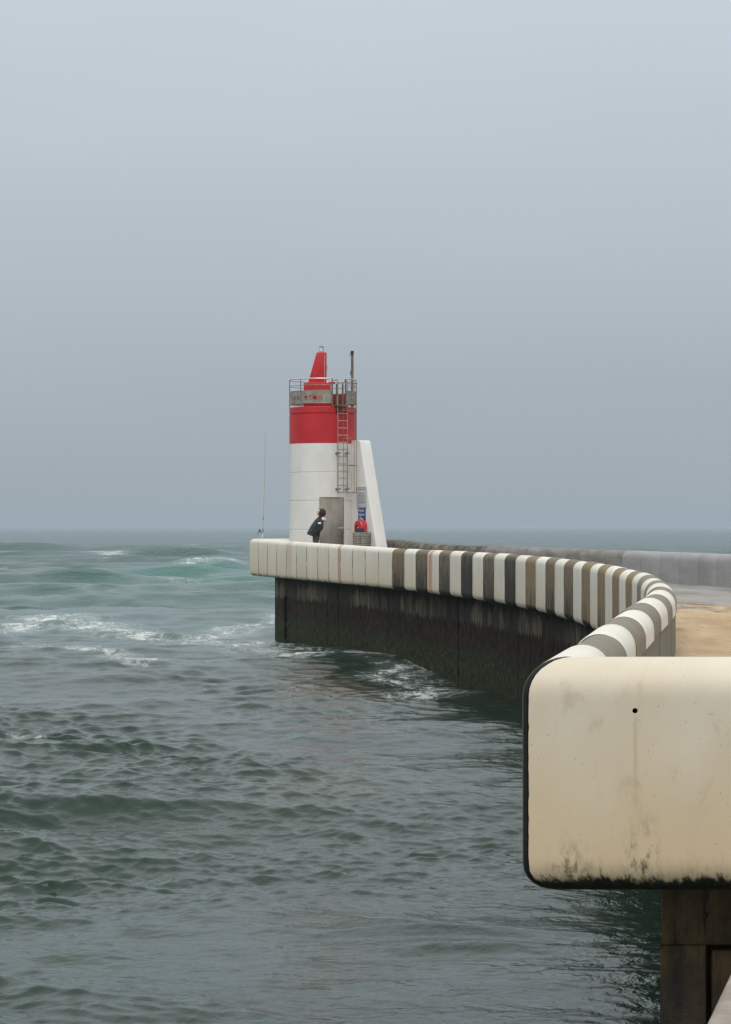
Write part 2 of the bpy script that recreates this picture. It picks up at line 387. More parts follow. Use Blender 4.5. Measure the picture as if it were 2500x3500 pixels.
wall = thing('parapet_wall', 'long curving parapet of black and white striped concrete ending plain white round the lighthouse', 'parapet wall', (1.5, 71, CZ - 1.9))
G = .005
rjit = random.Random(31)
dark_of = {0: M_mixed, 2: M_black, 4: M_black, 6: M_blackest, 8: M_black, 10: M_blackest, 12: M_tan, 14: M_mixed, 16: M_mixed, 18: M_tan, 20: M_tan, 22: M_tan, 24: M_tan}
for k in range(NSEG):
    s0, s1 = k * SL + G, (k + 1) * SL - G
    st = []
    last = k == NSEG - 1
    jz, ju = rjit.uniform(-.009, .009), rjit.uniform(-.007, .007)
    if last: jz = ju = 0
    for i, f in enumerate([0, .006, .25, .5, .75, .994, 1] if not last else [0, .006, 1]):
        s = s0 + (s1 - s0) * f; p, nrm, t = frame(s)
        zd = deckz(p.y); p = Vector((p.x + nrm.x * ju, p.y + nrm.y * ju))
        if last and f == 1:
            _, n0, t0 = frame(SC - .05); m = Vector(((1 - n0.y) / n0.x, 1.)); st.append((Vector(CA), m, s - s0, CZ - .704, CZ - 1.962, CZ - 1.45, .0, dict(W=.40, r=.20, rb=.165, back=1.3))); continue
        st.append((p, nrm, s - s0, topz(s) + jz, botz(s) + jz, zd, .005 if f in (0, 1) and not (last and f == 1) else 0.))
    if k % 2 == 0:
        m = dark_of.get(k, M_grey); lab = None
        if m in (M_black, M_blackest): lab = 'soot-blackened bare segment'
        o = segment(st, 0, [m, M_side], 'bare_segment', wall)
    else:
        m = M_rust if k == 3 else (M_white[k % 3] if k < 30 else M_whiteR[0])
        lab = 'white segment with a rust-red streak down its left edge' if k == 3 else None
        o = segment(st, 0, [m, M_side], 'white_segment', wall)
    if lab: o['label'] = lab
for k in range(NW):
    a, b = -WL + WL / NW * k + .017, -WL + WL / NW * (k + 1) - .017
    st = []
    for f in (0, .012, .5, .988, 1):
        s = a + (b - a) * f; p, nrm, t = frame(s)
        if k == 0 and f < .01:
            d2 = Vector((.975, .222)); m2 = Vector((nrm.x, nrm.y)); p = TIP.copy()
            # mitre with the end wall whose inward normal points back towards the near end
            n2 = t; mm = (nrm + n2) / (1 + nrm.dot(n2)); nrm = mm
            if f > 0: continue
        st.append((p, nrm, s - a, topz(s), botz(s), deckz(p.y), .018 if f in (0, 1) and not (k == 0 and f == 0) else 0.))
    m = M_pink if k == 4 else (M_rust2 if k == 8 else M_end[k % 2])
    o = segment(st, 0, [m, M_side], 'white_segment', wall)
    if k == 4: o['label'] = 'white segment with a faded pink vertical band'
    if k == 8: o['label'] = 'white segment with an orange rust streak down its joint'
# end wall closing the tip behind the lighthouse
endt = Vector((-frame(-5)[2].y, frame(-5)[2].x)); inw = frame(-5)[2]
ENDLEN = 4.7; ne = 3
for k in range(ne):
    a, b = ENDLEN / ne * k + G, ENDLEN / ne * (k + 1) - G
    st = []
    for f in (0, .5, 1):
        s = a + (b - a) * f; p = TIP + endt * s; nrm = inw
        if k == 0 and f == 0: p = TIP + Vector((-.012, .01)); nrm = (endt + inw)
        st.append((p, nrm, s - a, topz(-WL) , botz(-WL), deckz(97), 0.))
    st.reverse()
    segment(st, 60 + 3 * k, [M_white[k % 3], M_white[0]], 'white_segment', wall)

# near cream corner wall, seen face on
near = thing('corner_parapet', 'big cream rounded concrete parapet block in the foreground, stained black along its lower edge', 'parapet block', (2.6, 13.6, CZ - 1.97))
HOLE = at(2171, 2429, 13.0)
VBn = .19 * math.pi / 2 + .03 + (1.255 - .19 - .16) + .13
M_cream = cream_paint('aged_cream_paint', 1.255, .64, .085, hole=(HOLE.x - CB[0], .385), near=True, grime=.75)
_, n0, _ = frame(SC - .05); MIT = Vector(((1 - n0.y) / n0.x, 1.))
kw = dict(W=.40, r=.20, rb=.165, back=1.3, nf=26)
st = [(Vector(CB), MIT, 0, CZ - .704, CZ - 1.962, CZ - 1.45, 0.006, kw), (Vector((CB[0] + .006, CB[1])), MIT, .006, CZ - .704, CZ - 1.962, CZ - 1.45, 0., kw)]
for x in (1.6, 2.4, 3.4, 4.9): st.append((Vector((x + 1.6 * 0, CB[1])), Vector((0, 1)) if x > 2.6 else Vector((.3 if x < 2 else .1, 1)), x - CB[0], CZ - .704, CZ - 1.962, CZ - 1.45, 0., kw))
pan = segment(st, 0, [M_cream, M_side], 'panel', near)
rj = random.Random(8)
for v_ in pan.data.vertices:                  # chipped arris along the open joint
    if v_.co.x < CB[0] + .30 and (v_.co.x < CB[0] + .009 or v_.co.z > CZ - .93 or v_.co.z < CZ - 1.79):
        if rj.random() < .5: v_.co.x += rj.uniform(0, .004)
tb = MB(); tb.tube([(HOLE.x, 12.9, HOLE.z), (HOLE.x, 13.16, HOLE.z)], .0145, 24)
tool = build(tb, 'drain_hole', M_side); cut(pan, tool)
M_seal = simple('black_joint_filler', (.012, .011, .010), .8, var=.3)
sm_ = MB(); ids = []
for off in (.004, .032):
    q = Vector(CA) + Vector((.62, -.78)) * (.035 - off)
    pr, _, _ = profile(CZ - .704, CZ - 1.962, CZ - 1.45, inset=.003, **kw)
    ids.append(sm_.add([(q.x + MIT.x * u, q.y + MIT.y * u, z) for u, z in pr]))
n = len(pr)
for j in range(n): sm_.face((ids[0] + j, ids[0] + (j + 1) % n, ids[1] + (j + 1) % n, ids[1] + j))
sm_.face([ids[0] + j for j in range(n)]); sm_.face([ids[1] + j for j in reversed(range(n))])
build(sm_, 'joint_seal', M_seal, near)
pl = MB(); q = at(2432, 2431, 12.9995); pl.tube([(q.x, 12.9985, q.z), (q.x, 13.03, q.z)], .0165, 20)
build(pl, 'filled_plug', simple('cream_plug', (.62, .56, .45), .6, var=.06), near)

# harbour wall carrying the parapet
M_pier = pier_wall_mat('tidal_harbour_wall')
pier = thing('harbour_wall', 'dark wet tide-stained wall with green weed carrying the striped parapet', 'harbour wall', (2.4, 71, 0))
REC = .92
def pp(s, off):
    p, nrm, t = frame(s); return Vector((p.x + nrm.x * off, p.y + nrm.y * off))
bounds = [-WL + REC, -WL + 2.7] + [-WL + 2.7 + 1.72 * i for i in range(1, 11)] + [SL * i for i in range(0, 38)]
bounds = [b for b in bounds if b < SC - 2.2]
rnd = random.Random(4)
for i, (a, b) in enumerate(zip(bounds, bounds[1:])):
    mb = MB(); rows = [-1.2, -.2, .4, 1.0, 1.6, 2.42]; cols = [a + .014, (a + b) / 2, b - .014]
    jut = rnd.uniform(-.012, .012) - (.10 if i == 0 else 0)
    idx = {}
    for ci, s in enumerate(cols):
        for z in rows:
            for off in (REC + jut, REC + .4):
                q = pp(s, off); idx[ci, z, off] = mb.add([(q.x, q.y, z)])
    o0, o1 = REC + jut, REC + .4
    for ci in range(2):
        for z0, z1 in zip(rows, rows[1:]):
            u0, u1 = cols[ci] + 40, cols[ci + 1] + 40
            mb.face((idx[ci, z0, o0], idx[ci + 1, z0, o0], idx[ci + 1, z1, o0], idx[ci, z1, o0]), 0, ((u0, z0), (u1, z0), (u1, z1), (u0, z1)), False)
    for z0, z1 in zip(rows, rows[1:]):
        for ci, d in ((0, 0), (2, 0)):
            u0 = cols[ci] + 40
            mb.face((idx[ci, z0, o0], idx[ci, z0, o1], idx[ci, z1, o1], idx[ci, z1, o0]), 0, ((u0, z0), (u0 + .5, z0), (u0 + .5, z1), (u0, z1)), False)
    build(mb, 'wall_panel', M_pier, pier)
# core of the jetty: closed body between harbour side and ocean side
OC = [(.9, 99.2), (1.35, 96.5), (1.6, 93), (2.1, 88), (2.85, 82), (4.9, 76.6), (6.6, 71.3), (8.05, 64.8), (9.0, 59.2), (9.8, 51.5), (10.3, 42), (10.3, 30), (9.9, 19), (9.3, 12)]
def smooth_poly(P, m=6):
    P = [Vector(p) for p in P]; o = []
    for i in range(len(P) - 1):
        p0, p1, p2, p3 = P[max(i - 1, 0)], P[i], P[i + 1], P[min(i + 2, len(P) - 1)]
        for k in range(m):
            t = k / m
            o.append(.5 * ((2 * p1) + (p2 - p0) * t + (2 * p0 - 5 * p1 + 4 * p2 - p3) * t * t + (3 * p1 - p0 - 3 * p2 + p3) * t ** 3))
    o.append(P[-1]); return o
OCS = smooth_poly(OC)
inner = [pp(s, REC + .08) for s in np.arange(-WL + REC + .1, SC - 1.9, 1.5)]
mb = MB(); lo = []; hi = []
ring = inner + [Vector((5, 14.6)), Vector((9.4, 14.6))] + [p for p in reversed(OCS) if p.y > 15 and p.y < 96.6]
def eval_deck(p, d): return deckz(p.y) + d
b0 = mb.add([(p.x, p.y, -1.5) for p in ring]); b1 = mb.add([(p.x, p.y, deckz(p.y) - .05) for p in ring]); n = len(ring)
for j in range(n):
    k = (j + 1) % n
    mb.face((b0 + j, b0 + k, b1 + k, b1 + j), 0, ((j * 1.5, -1.5), (j * 1.5 + 1.5, -1.5), (j * 1.5 + 1.5, 2.9), (j * 1.5, 2.9)), False)
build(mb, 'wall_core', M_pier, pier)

# deck slab and blown sand
kd = N('worn_wet_deck_concrete', .6, .35)
P_ = kd.pos()
c = kd.mix(kd.rng(kd.noise(kd.mapv(P_, (1.2, .25, 1)), .9, 6, .62), .3, .7), (.155, .145, .130), (.30, .285, .262))
c = kd.mix(kd.rng(kd.noise(kd.mapv(P_, (.5, .10, 1), (3, 3, 0)), 1, 4), .48, .66, 0, .5), c, (.36, .345, .325))
c = kd.mix(kd.rng(kd.noise(P_, .35, 4), .5, .62, 0, .35), c, (.34, .26, .16))
kd.col(c); kd.bump(kd.noise(P_, 25, 5), .3, .01)
mb = MB()
rowsY = list(np.arange(14.7, 98.6, 1.2)); prev = None
def edge_in(Y):
    if Y < 15.4: return 1.9
    ss = np.concatenate([np.arange(-WL, 0, .5), np.arange(0, SC, .5)]); best = min(ss, key=lambda s: abs(frame(s)[0].y - Y)); q = pp(best, .30); return q.x
OY = np.array([p.y for p in OCS][::-1]); OX = np.array([p.x for p in OCS][::-1])
for Y in rowsY:
    xa, xb = edge_in(Y), float(np.interp(Y, OY, OX)) - .1
    if Y < 15.5: xb = 9.5
    ids = mb.add([(xa + (xb - xa) * j / 6, Y, deckz(Y)) for j in range(7)])
    if prev is not None:
        for j in range(6): mb.face((prev + j, prev + j + 1, ids + j + 1, ids + j))
    prev = ids
tag(build(mb, 'jetty_deck', kd.m), kind='structure')

ks = N('blown_sand', .95, .15)
P_ = ks.pos()
c = ks.mix(ks.rng(ks.noise(ks.mapv(P_, (1, .22, 1)), 1.6, 6, .65), .3, .7), (.47, .335, .20), (.63, .485, .315))
c = ks.mix(ks.rng(ks.noise(ks.mapv(P_, (1.5, .22, 1)), 3.2, 6, .7), .54, .70, 0, .6), c, (.26, .17, .085))
ks.col(c); ks.bump(ks.noise(P_, 3.2, 7, .7), 1., .12)
tr = ks.n('BsdfTransparent'); mx = ks.n('MixShader')
al = ks.math('ADD', ks.attr('edge', True), ks.math('MULTIPLY', ks.math('SUBTRACT', ks.noise(ks.mapv(P_, (1.6, .45, 1)), 1.2, 7, .7), .5), 1.5))
ks.put(mx.inputs[0], ks.rng(al, .35, .65)); ks.t.links.new(tr.outputs[0], mx.inputs[1]); ks.t.links.new(ks.b.outputs[0], mx.inputs[2]); ks.t.links.new(mx.outputs[0], ks.o.inputs[0])
mb = MB(); prev = None; ed = []
rs = random.Random(2)
for Y in np.arange(15.6, 52, .5):
    xa = edge_in(Y) + .03; wd = float(np.interp(Y, [15, 34, 40, 47, 52], [6.5, 5.6, 4.6, 2.4, .6]))
    for j in range(15):
        ed.append(min(1, (1 - j / 14) * 1.6, (52 - Y) / 16))
    ids = mb.add([(xa + wd * j / 14, Y, deckz(Y) + .006 + .05 * max(0, 1 - j / 10) * min(1, (52 - Y) / 14) * (.6 + .4 * math.sin(Y * 1.7 + j))) for j in range(15)])
    if prev is not None:
        for j in range(14): mb.face((prev + j, prev + j + 1, ids + j + 1, ids + j))
    prev = ids
me = mb.mesh('sand', ks.m); a = me.attributes.new('edge', 'FLOAT', 'POINT'); a.data.foreach_set('value', ed)
tag(link('sand', me), kind='stuff')

# ocean-side parapet, plain grey
kg = N('smooth_grey_parapet_concrete', .75, .3); uv = kg.uv(); u, v = seg_uv(kg)
c = kg.mix(kg.rng(kg.noise(kg.mapv(uv, (.35, 1.6, 1)), 1.5, 6, .6), .3, .7), (.28, .272, .27), (.35, .342, .34))
c = kg.mix(kg.rng(kg.noise(kg.mapv(uv, (.5, 1.2, 1)), 1, 5), .55, .72, 0, .3), c, (.19, .18, .17))
kg.col(c); kg.bump(kg.noise(uv, 30, 5), .25, .008); M_og = kg.m
kg = N('lichened_grey_parapet_concrete', .85, .2); uv = kg.uv(); u, v = seg_uv(kg)
c = kg.mix(kg.rng(kg.noise(kg.mapv(uv, (.5, 1.6, 1)), 2, 6, .65), .3, .7), (.085, .078, .055), (.24, .22, .18))
c = kg.mix(kg.rng(kg.noise(kg.mapv(uv, (1.2, 1.4, 1)), 1.5, 6, .7), .44, .66, 0, .75), c, (.040, .037, .022))
kg.col(c); kg.bump(kg.noise(uv, 20, 6), .25, .01); M_ol = kg.m
kg = N('streaked_grey_parapet_concrete', .8, .25); uv = kg.uv(); u, v = seg_uv(kg)
c = kg.mix(kg.rng(kg.noise(kg.mapv(uv, (.4, 1.6, 1)), 1.7, 6, .62), .3, .7), (.17, .16, .145), (.28, .27, .255))
c = kg.mix(kg.math('MULTIPLY', kg.rng(kg.noise(kg.mapv(uv, (1., 1.3, 1)), 1.4, 6, .7), .46, .64), kg.math('MULTIPLY', kg.rand(), .75)), c, (.06, .056, .045))
kg.col(c); kg.bump(kg.noise(uv, 24, 5), .3, .01); M_om = kg.m
ocean = thing('ocean_parapet', 'plain grey rounded parapet along the ocean edge of the jetty, lichened towards the lighthouse', 'parapet wall', (6, 74, CZ - 1.4))
OL = [0.]
for p, q in zip(OCS, OCS[1:]): OL.append(OL[-1] + (q - p).length)
ox = np.array([p.x for p in OCS]); oy = np.array([p.y for p in OCS]); tot = OL[-1]
def oframe(s):
    p = Vector((np.interp(s, OL, ox), np.interp(s, OL, oy))); q = Vector((np.interp(s + .1, OL, ox), np.interp(s + .1, OL, oy))) if s < tot - .2 else None
    if q is None: q = p; p0 = Vector((np.interp(s - .1, OL, ox), np.interp(s - .1, OL, oy))); t = (p - p0).normalized()
    else: t = (q - p).normalized()
    return p, t
nO = int(tot / 1.62)
for k in range(nO):
    a, b = tot / nO * k + .012, tot / nO * (k + 1) - .012
    if oframe(a)[0].y < 30: break
    mb = MB(); prev = None
    for f in (0, .008, .5, .992, 1):
        s = a + (b - a) * f; p, t = oframe(s); nr = Vector((-t.y, t.x))     # nr points to the sea
        zt = CZ + float(np.interp(p.y, [62, 72, 96], [-.66, -.64, -.50])); zd = deckz(p.y); i = .006 if f in (0, 1) else 0
        pts = [(-.42 + i, zd - .3), (-.42 + i, zt - .3)]
        for q in range(7): an = math.pi / 2 * q / 6; pts.append((-.42 + .2 - (.2 - i) * math.cos(an), zt - .2 + (.2 - i) * math.sin(an)))
        for q in range(7): an = math.pi / 2 * q / 6; pts.append((.2 - .2 + (.2 - i) * math.sin(an), zt - .2 + (.2 - i) * math.cos(an)))
        pts += [(.2 - i, zt - 1.2), (.05, zt - 1.3), (.05, zd - .9)]
        vv = [0.]
        for q0, q1 in zip(pts, pts[1:]): vv.append(vv[-1] + math.dist(q0, q1))
        ids = mb.add([(p.x + nr.x * d, p.y + nr.y * d, z) for d, z in pts]); m = len(pts)
        if prev is not None:
            for j in range(m - 1):
                mb.face((prev[0] + j, prev[0] + j + 1, ids + j + 1, ids + j), 0, ((prev[1], vv[j]), (prev[1], vv[j + 1]), (k * 1.7 + s - a, vv[j + 1]), (k * 1.7 + s - a, vv[j])))
        else: mb.face([ids + j for j in range(m)], 0, [(k, 0)] * m, False)
        prev = (ids, k * 1.7 + s - a)
    mb.face([prev[0] + j for j in reversed(range(m))], 0, [(k, 0)] * m, False)
    Ym = oframe(a)[0].y
    build(mb, 'parapet_segment', M_ol if Ym > 79.5 else M_om if Ym > 68.5 else M_og, ocean, 40)

# pillar below the near block
kp = N('rust_brown_wet_concrete', .55, .35); P_ = kp.pos()
c = kp.mix(kp.rng(kp.noise(kp.mapv(P_, (2, 2, 1.1)), 2.2, 6, .65), .3, .7), (.042, .025, .007), (.17, .100, .027))
c = kp.mix(kp.rng(kp.noise(kp.mapv(P_, (9, 9, 1.3), (2, 0, 0)), 1, 6, .7), .48, .64, 0, .85), c, (.009, .006, .003))
c = kp.mix(kp.rng(kp.noise(kp.mapv(P_, (5, 5, 1.0), (5, 0, 0)), 1, 5), .55, .70, 0, .5), c, (.075, .026, .006))
wx = kp.n('CombineXYZ'); kp.put(wx.inputs[0], kp.math('MULTIPLY', kp.noise(P_, 3.5, 4), .9)); kp.put(wx.inputs[2], kp.noise(kp.mapv(P_, (1, 1, 1), (4, 4, 4)), 3, 4)); kp_w = wx.outputs[0]
vo = kp.n('TexVoronoi'); vo.feature = 'DISTANCE_TO_EDGE'; vo.inputs['Scale'].default_value = 1.0
kp.put(vo.inputs['Vector'], kp.mapv(kp.mapv(P_, (2.4, 2.4, 1.2)), (1, 1, 1), kp_w))
wob = kp.noise(kp.mapv(P_, (1, 1, 1)), 4, 4)
crk = kp.rng(kp.math('ADD', vo.outputs['Distance'], kp.math('MULTIPLY', wob, .05)), .022, .04, 1, 0)
zz = kp.sep(P_)[2]
crk = kp.math('MULTIPLY', crk, kp.rng(zz, CZ - 2.40, CZ - 2.36))
c = kp.mix(kp.math('MULTIPLY', crk, .75), c, (.004, .003, .002))
c = kp.mix(kp.rng(kp.math('ADD', zz, kp.math('MULTIPLY', kp.noise(kp.mapv(P_, (5, 5, .8)), 1, 4), .35)), CZ - 2.55, CZ - 2.25, .72, 0), c, (.012, .008, .005))
kp.col(c); kp.bump(kp.math('SUBTRACT', kp.noise(P_, 14, 6, .7), crk), .8, .02)
pil = thing('support_pillar', 'brown rust-stained concrete pillar with cracked cap under the cream foreground block', 'pillar', (2.4, 14.2, 0))
x0 = at(2255, 3100, 13.72).x
def wedge(xa, xb, ya, z0, z1, bev=.012):
    m = MB(); g = xa * .22
    m.hexa([(xa, ya, z0), (xb, ya, z0), (xb, 16.2, z0), (xa + g, 16.2, z0), (xa, ya, z1), (xb, ya, z1), (xb, 16.2, z1), (xa + g, 16.2, z1)], bev=bev); return m
mb = wedge(x0 + .01, 6, 13.72, CZ - 2.36, CZ - 1.958); build(mb, 'cap_beam', kp.m, pil)
mb = MB(); mb.hexa([(x0, 13.735, -1.5), (x0 + .262, 13.735, -1.5), (x0 + .30, 13.99, -1.5), (x0 + .12, 13.99, -1.5), (x0, 13.735, CZ - 2.361), (x0 + .262, 13.735, CZ - 2.361), (x0 + .30, 13.99, CZ - 2.361), (x0 + .12, 13.99, CZ - 2.361)], bev=.01); build(mb, 'pillar_post', kp.m, pil)
mb = wedge(x0 + .30, 6, 13.80, -1.5, CZ - 2.40); build(mb, 'pillar_panel', kp.m, pil)
mb = wedge(x0 + .13, 6, 14.0, -1.5, CZ - 2.38); build(mb, 'pillar_core', kp.m, pil)

# coping of the photographer's own quay, bottom right
kc = N('pale_worn_coping', .85, .25); P_ = kc.pos()
c = kc.mix(kc.rng(kc.noise(P_, 5, 6, .62), .3, .7), (.22, .185, .155), (.36, .315, .275))
c = kc.mix(kc.rng(kc.noise(P_, 11, 5, .7, .6), .54, .70, 0, .6), c, (.12, .105, .09))
kc.col(c); kc.bump(kc.noise(P_, 60, 5), .5, .006)
E0, E1 = Vector((.643, 4.64)), Vector((.80, 5.3)); ed_ = (E1 - E0).normalized(); en = Vector((ed_.y, -ed_.x))
A_, B_ = E0 - ed_ * 2.2, E0 + ed_ * 3.2
mb = MB()
mb.hexa([(A_.x, A_.y, CZ - 2.2), (A_.x + en.x * .6, A_.y + en.y * .6, CZ - 2.2), (B_.x + en.x * .6, B_.y + en.y * .6, CZ - 2.2), (B_.x, B_.y, CZ - 2.2),
         (A_.x, A_.y, CZ - .95), (A_.x + en.x * .6, A_.y + en.y * .6, CZ - .95), (B_.x + en.x * .6, B_.y + en.y * .6, CZ - .95), (B_.x, B_.y, CZ - .95)], bev=.022)
tag(build(mb, 'quay_coping', kc.m), 'pale worn concrete coping cutting across the bottom right corner', 'coping')

# ------------------------------------------------------------------ lighthouse
TC = Vector((-1.667, 95.0)); TRad = 1.31
BZ = deckz(95)
def rel(y, Y=93.75): return CZ - (y - HZ) * Y / F
def pol(r, deg, z): return Vector((TC.x + r * math.sin(R(deg)), TC.y - r * math.cos(R(deg)), z))
kw_ = N('lighthouse_white_paint', .5, .4); P_ = kw_.pos()
c = kw_.mix(kw_.rng(kw_.noise(kw_.mapv(P_, (1, 1, .5)), 1.3, 5), .3, .7), (.70, .675, .635), (.77, .75, .715))
c = kw_.mix(kw_.rng(kw_.noise(kw_.mapv(P_, (7, 7, .4)), 1, 5), .56, .74, 0, .22), c, (.48, .43, .36))
kw_.col(c); kw_.bump(kw_.noise(P_, 30, 4), .15, .005); M_lw = kw_.m
kr = N('lighthouse_red_paint', .42, .45); P_ = kr.pos()
c = kr.mix(kr.rng(kr.noise(kr.mapv(P_, (1, 1, .6)), 1.6, 5), .3, .7), (.47, .013, .018), (.57, .020, .026))
c = kr.mix(kr.rng(kr.noise(P_, 22, 2), .775, .79, 0, .8), c, (.7, .5, .45))
kr.col(c); kr.bump(kr.noise(P_, 30, 4), .12, .005); M_lr = kr.m
M_steel = simple('weathered_galvanised_steel', (.30, .265, .21), .5, .55, .2, 5)
M_bright = simple('bright_handrail_steel', (.62, .61, .59), .35, .7, .1, 5)
M_brown = simple('brown_stained_steel', (.20, .155, .105), .55, .35, .25, 9)
M_dark = simple('dark_fitting', (.03, .028, .026), .6, 0, .2, 9)
lh = thing('lighthouse', 'red and white round lighthouse with buttress, ladder and railing at the jetty end', 'lighthouse', (TC.x, TC.y, BZ))
zr = rel(1514.5); zg = CZ + 4.40; zt = CZ + 4.67
def grooved(z0, z1, gs, r, d=.018, h=.022):
    p = [(r, z0)]
    for g in gs: p += [(r, g - h), (r - d, g - h * .4), (r - d, g + h * .4), (r, g + h)]
    return p + [(r, z1)]
mb = MB(); mb.lathe(grooved(BZ - .2, zr, [rel(1810), rel(1711), rel(1614)], TRad), 128, (TC.x, TC.y, 0))
tw = build(mb, 'tower_wall', M_lw, lh, 30)
DA = 17.0; dz1 = rel(1699.5)
DM = Matrix.Translation((TC.x, TC.y, 0)) @ Matrix.Rotation(R(DA), 4, 'Z')
mb = MB(); mb.box((-.485, -1.6, BZ - .5), (.485, -1.215, dz1), 0, DM); tool = build(mb, 'door_cut', M_lw); cut(tw, tool)
kd_ = N('brushed_stainless_door', .33, .5); kd_.b.inputs['Metallic'].default_value = .85; P_ = kd_.pos()
c = kd_.mix(kd_.rng(kd_.noise(kd_.mapv(P_, (1.5, 1.5, .8)), 1.2, 5), .3, .7), (.36, .295, .22), (.48, .43, .38))
c = kd_.mix(kd_.rng(kd_.noise(P_, 14, 5, .7), .60, .72, 0, .5), c, (.20, .15, .10))
kd_.col(c); kd_.put(kd_.b.inputs['Roughness'], kd_.rng(kd_.noise(P_, 3, 5), .3, .7, .28, .5))
mb = MB(); mb.box((-.470, -1.235, BZ + .02), (.470, -1.195, dz1 - .02), 0, DM, .004); dr = build(mb, 'door', kd_.m, lh)
mb = MB()
for a, b in (((-.486, BZ), (-.472, dz1)), ((.472, BZ), (.486, dz1)), ((-.472, dz1 - .017), (.472, dz1))):
    mb.box((a[0], -1.245, a[1]), (b[0], -1.19, b[1]), 0, DM)
build(mb, 'door_frame', M_brown, dr)
hz = rel(1805); mb = MB()
mb.tube([DM @ Vector((.43, -1.235, hz)), DM @ Vector((.43, -1.30, hz)), DM @ Vector((.415, -1.315, hz)), DM @ Vector((.25, -1.315, hz))], .016, 8)
mb.box((.405, -1.248, hz - .10), (.45, -1.236, hz + .05), 0, DM, .003); build(mb, 'handle', M_bright, dr)
mb = MB(); mb.lathe([(TRad - .03, zr + .004), (TRad + .004, zr + .004)] + grooved(zr + .006, zt - .02, [zg], TRad + .006, .03, .03)[1:] + [(TRad - .01, zt), (.3, zt + .004)], 128, (TC.x, TC.y, 0))
build(mb, 'red_band', M_lr, lh, 30)
# red block and sloping spire on the platform
Yb = 94.6
def bx(px): return (px - 1250) * Yb / F
bx0, bx1 = bx(1039.6), bx(1131); zbt = rel(1310, Yb)
mb = MB(); ch = .20
pl_ = [(bx0 + ch, Yb - .45), (bx1, Yb - .45), (bx1, Yb + .6), (bx0, Yb + .6), (bx0, Yb - .45 + ch)]
r0 = [(x, y, zt + .0) for x, y in pl_]; r1 = [(x, y, zbt - .02) for x, y in pl_]; r2 = [(TC.x + .1 + (x - TC.x - .1) * .985, 95 + (y - 95) * .985, zbt) for x, y in pl_]
mb.loft([r0, r1, r2]); build(mb, 'lantern_block', M_lr, lh, 25)
mb = MB(); mb.box((bx1 - .1, Yb - .2, zbt + .002), (bx(1146), Yb + .5, zbt + .05), 0, None, .01); build(mb, 'block_slab', M_lr, lh)
sx = [bx(v) for v in (1054, 1117, 1117, 1083.5)]; zs0, zs1 = zbt + .003, rel(1205.6, Yb)
mb = MB(); ya, yb = Yb - .30, Yb + .22
mb.hexa([(sx[0], ya, zs0), (sx[1], ya, zs0), (sx[1], yb, zs0), (sx[0], yb, zs0), (sx[3], ya + .02, zs1), (sx[2], ya + .02, zs1), (sx[2], yb - .02, zs1), (sx[3], yb - .02, zs1)], bev=.018)
spire = build(mb, 'spire', M_lr, lh)
mb = MB(); mb.tube([(bx(1110.5), ya - .012, zs0 + .05), (bx(1110.5), ya + .002, zs1 - .12)], .012, 8); build(mb, 'conduit', simple('pale_conduit', (.62, .38, .30), .5), spire)
mb = MB(); zh = rel(1257, Yb); hx = bx(1117); mb.tube([(hx - .005, ya + .1, zh + .075), (hx + .03, ya + .1, zh + .06), (hx + .03, ya + .1, zh - .06), (hx - .005, ya + .1, zh - .075)], .008, 6); build(mb, 'handle', M_dark, spire)
lx, ly = bx(1100), Yb - .04
lan = MB(); lan.lathe([(.10, 0), (.10, .02), (.085, .025), (.085, .04)], 20, (lx, ly, zs1)); lan.lathe([(.10, .225), (.115, .235), (.10, .25), (.02, .27), (.012, .32)], 20, (lx, ly, zs1))
for a in range(4): lan.tube([(lx + .10 * math.sin(a * 1.57 + .5), ly - .10 * math.cos(a * 1.57 + .5), zs1 + .01), (lx + .085 * math.sin(a * 1.57 + .5), ly - .085 * math.cos(a * 1.57 + .5), zs1 + .235)], .007, 6)
lant = build(lan, 'lantern', simple('lantern_frame_grey', (.38, .38, .37), .4, .5), lh)
mb = MB(); mb.lathe([(.05, .041), (.07, .06), (.072, .12), (.066, .19), (.04, .224)], 20, (lx, ly, zs1))
build(mb, 'lens', simple('lantern_lens', (.72, .74, .74), .15, 0, .04, 5, .6), lant)
# buttress fin
d2 = Vector((.5, -.866)); t2 = Vector((.866, .5)); f0 = Vector((-.53, 94.30)); TH = .49
ztop = CZ + 3.36
def fin(a, th, z): q = f0 + d2 * a + t2 * th; return (q.x, q.y, z)
mb = MB(); bm = bmesh.new()
prof = [(-.75, BZ - .1), (2.02, BZ - .1), (.62, ztop - .05), (.55, ztop), (-.75, ztop)]
A = [bm.verts.new(fin(a, 0, z)) for a, z in prof]; B = [bm.verts.new(fin(a, TH, z)) for a, z in prof]
bm.faces.new(A); bm.faces.new(list(reversed(B)))
for i in range(5): bm.faces.new((A[i], B[i], B[(i + 1) % 5], A[(i + 1) % 5]))
bmesh.ops.recalc_face_normals(bm, faces=bm.faces)
bmesh.ops.bevel(bm, geom=list(bm.edges), offset=.03, segments=3, profile=.5, affect='EDGES'); mb.bm(bm)
build(mb, 'buttress', M_lw, lh)
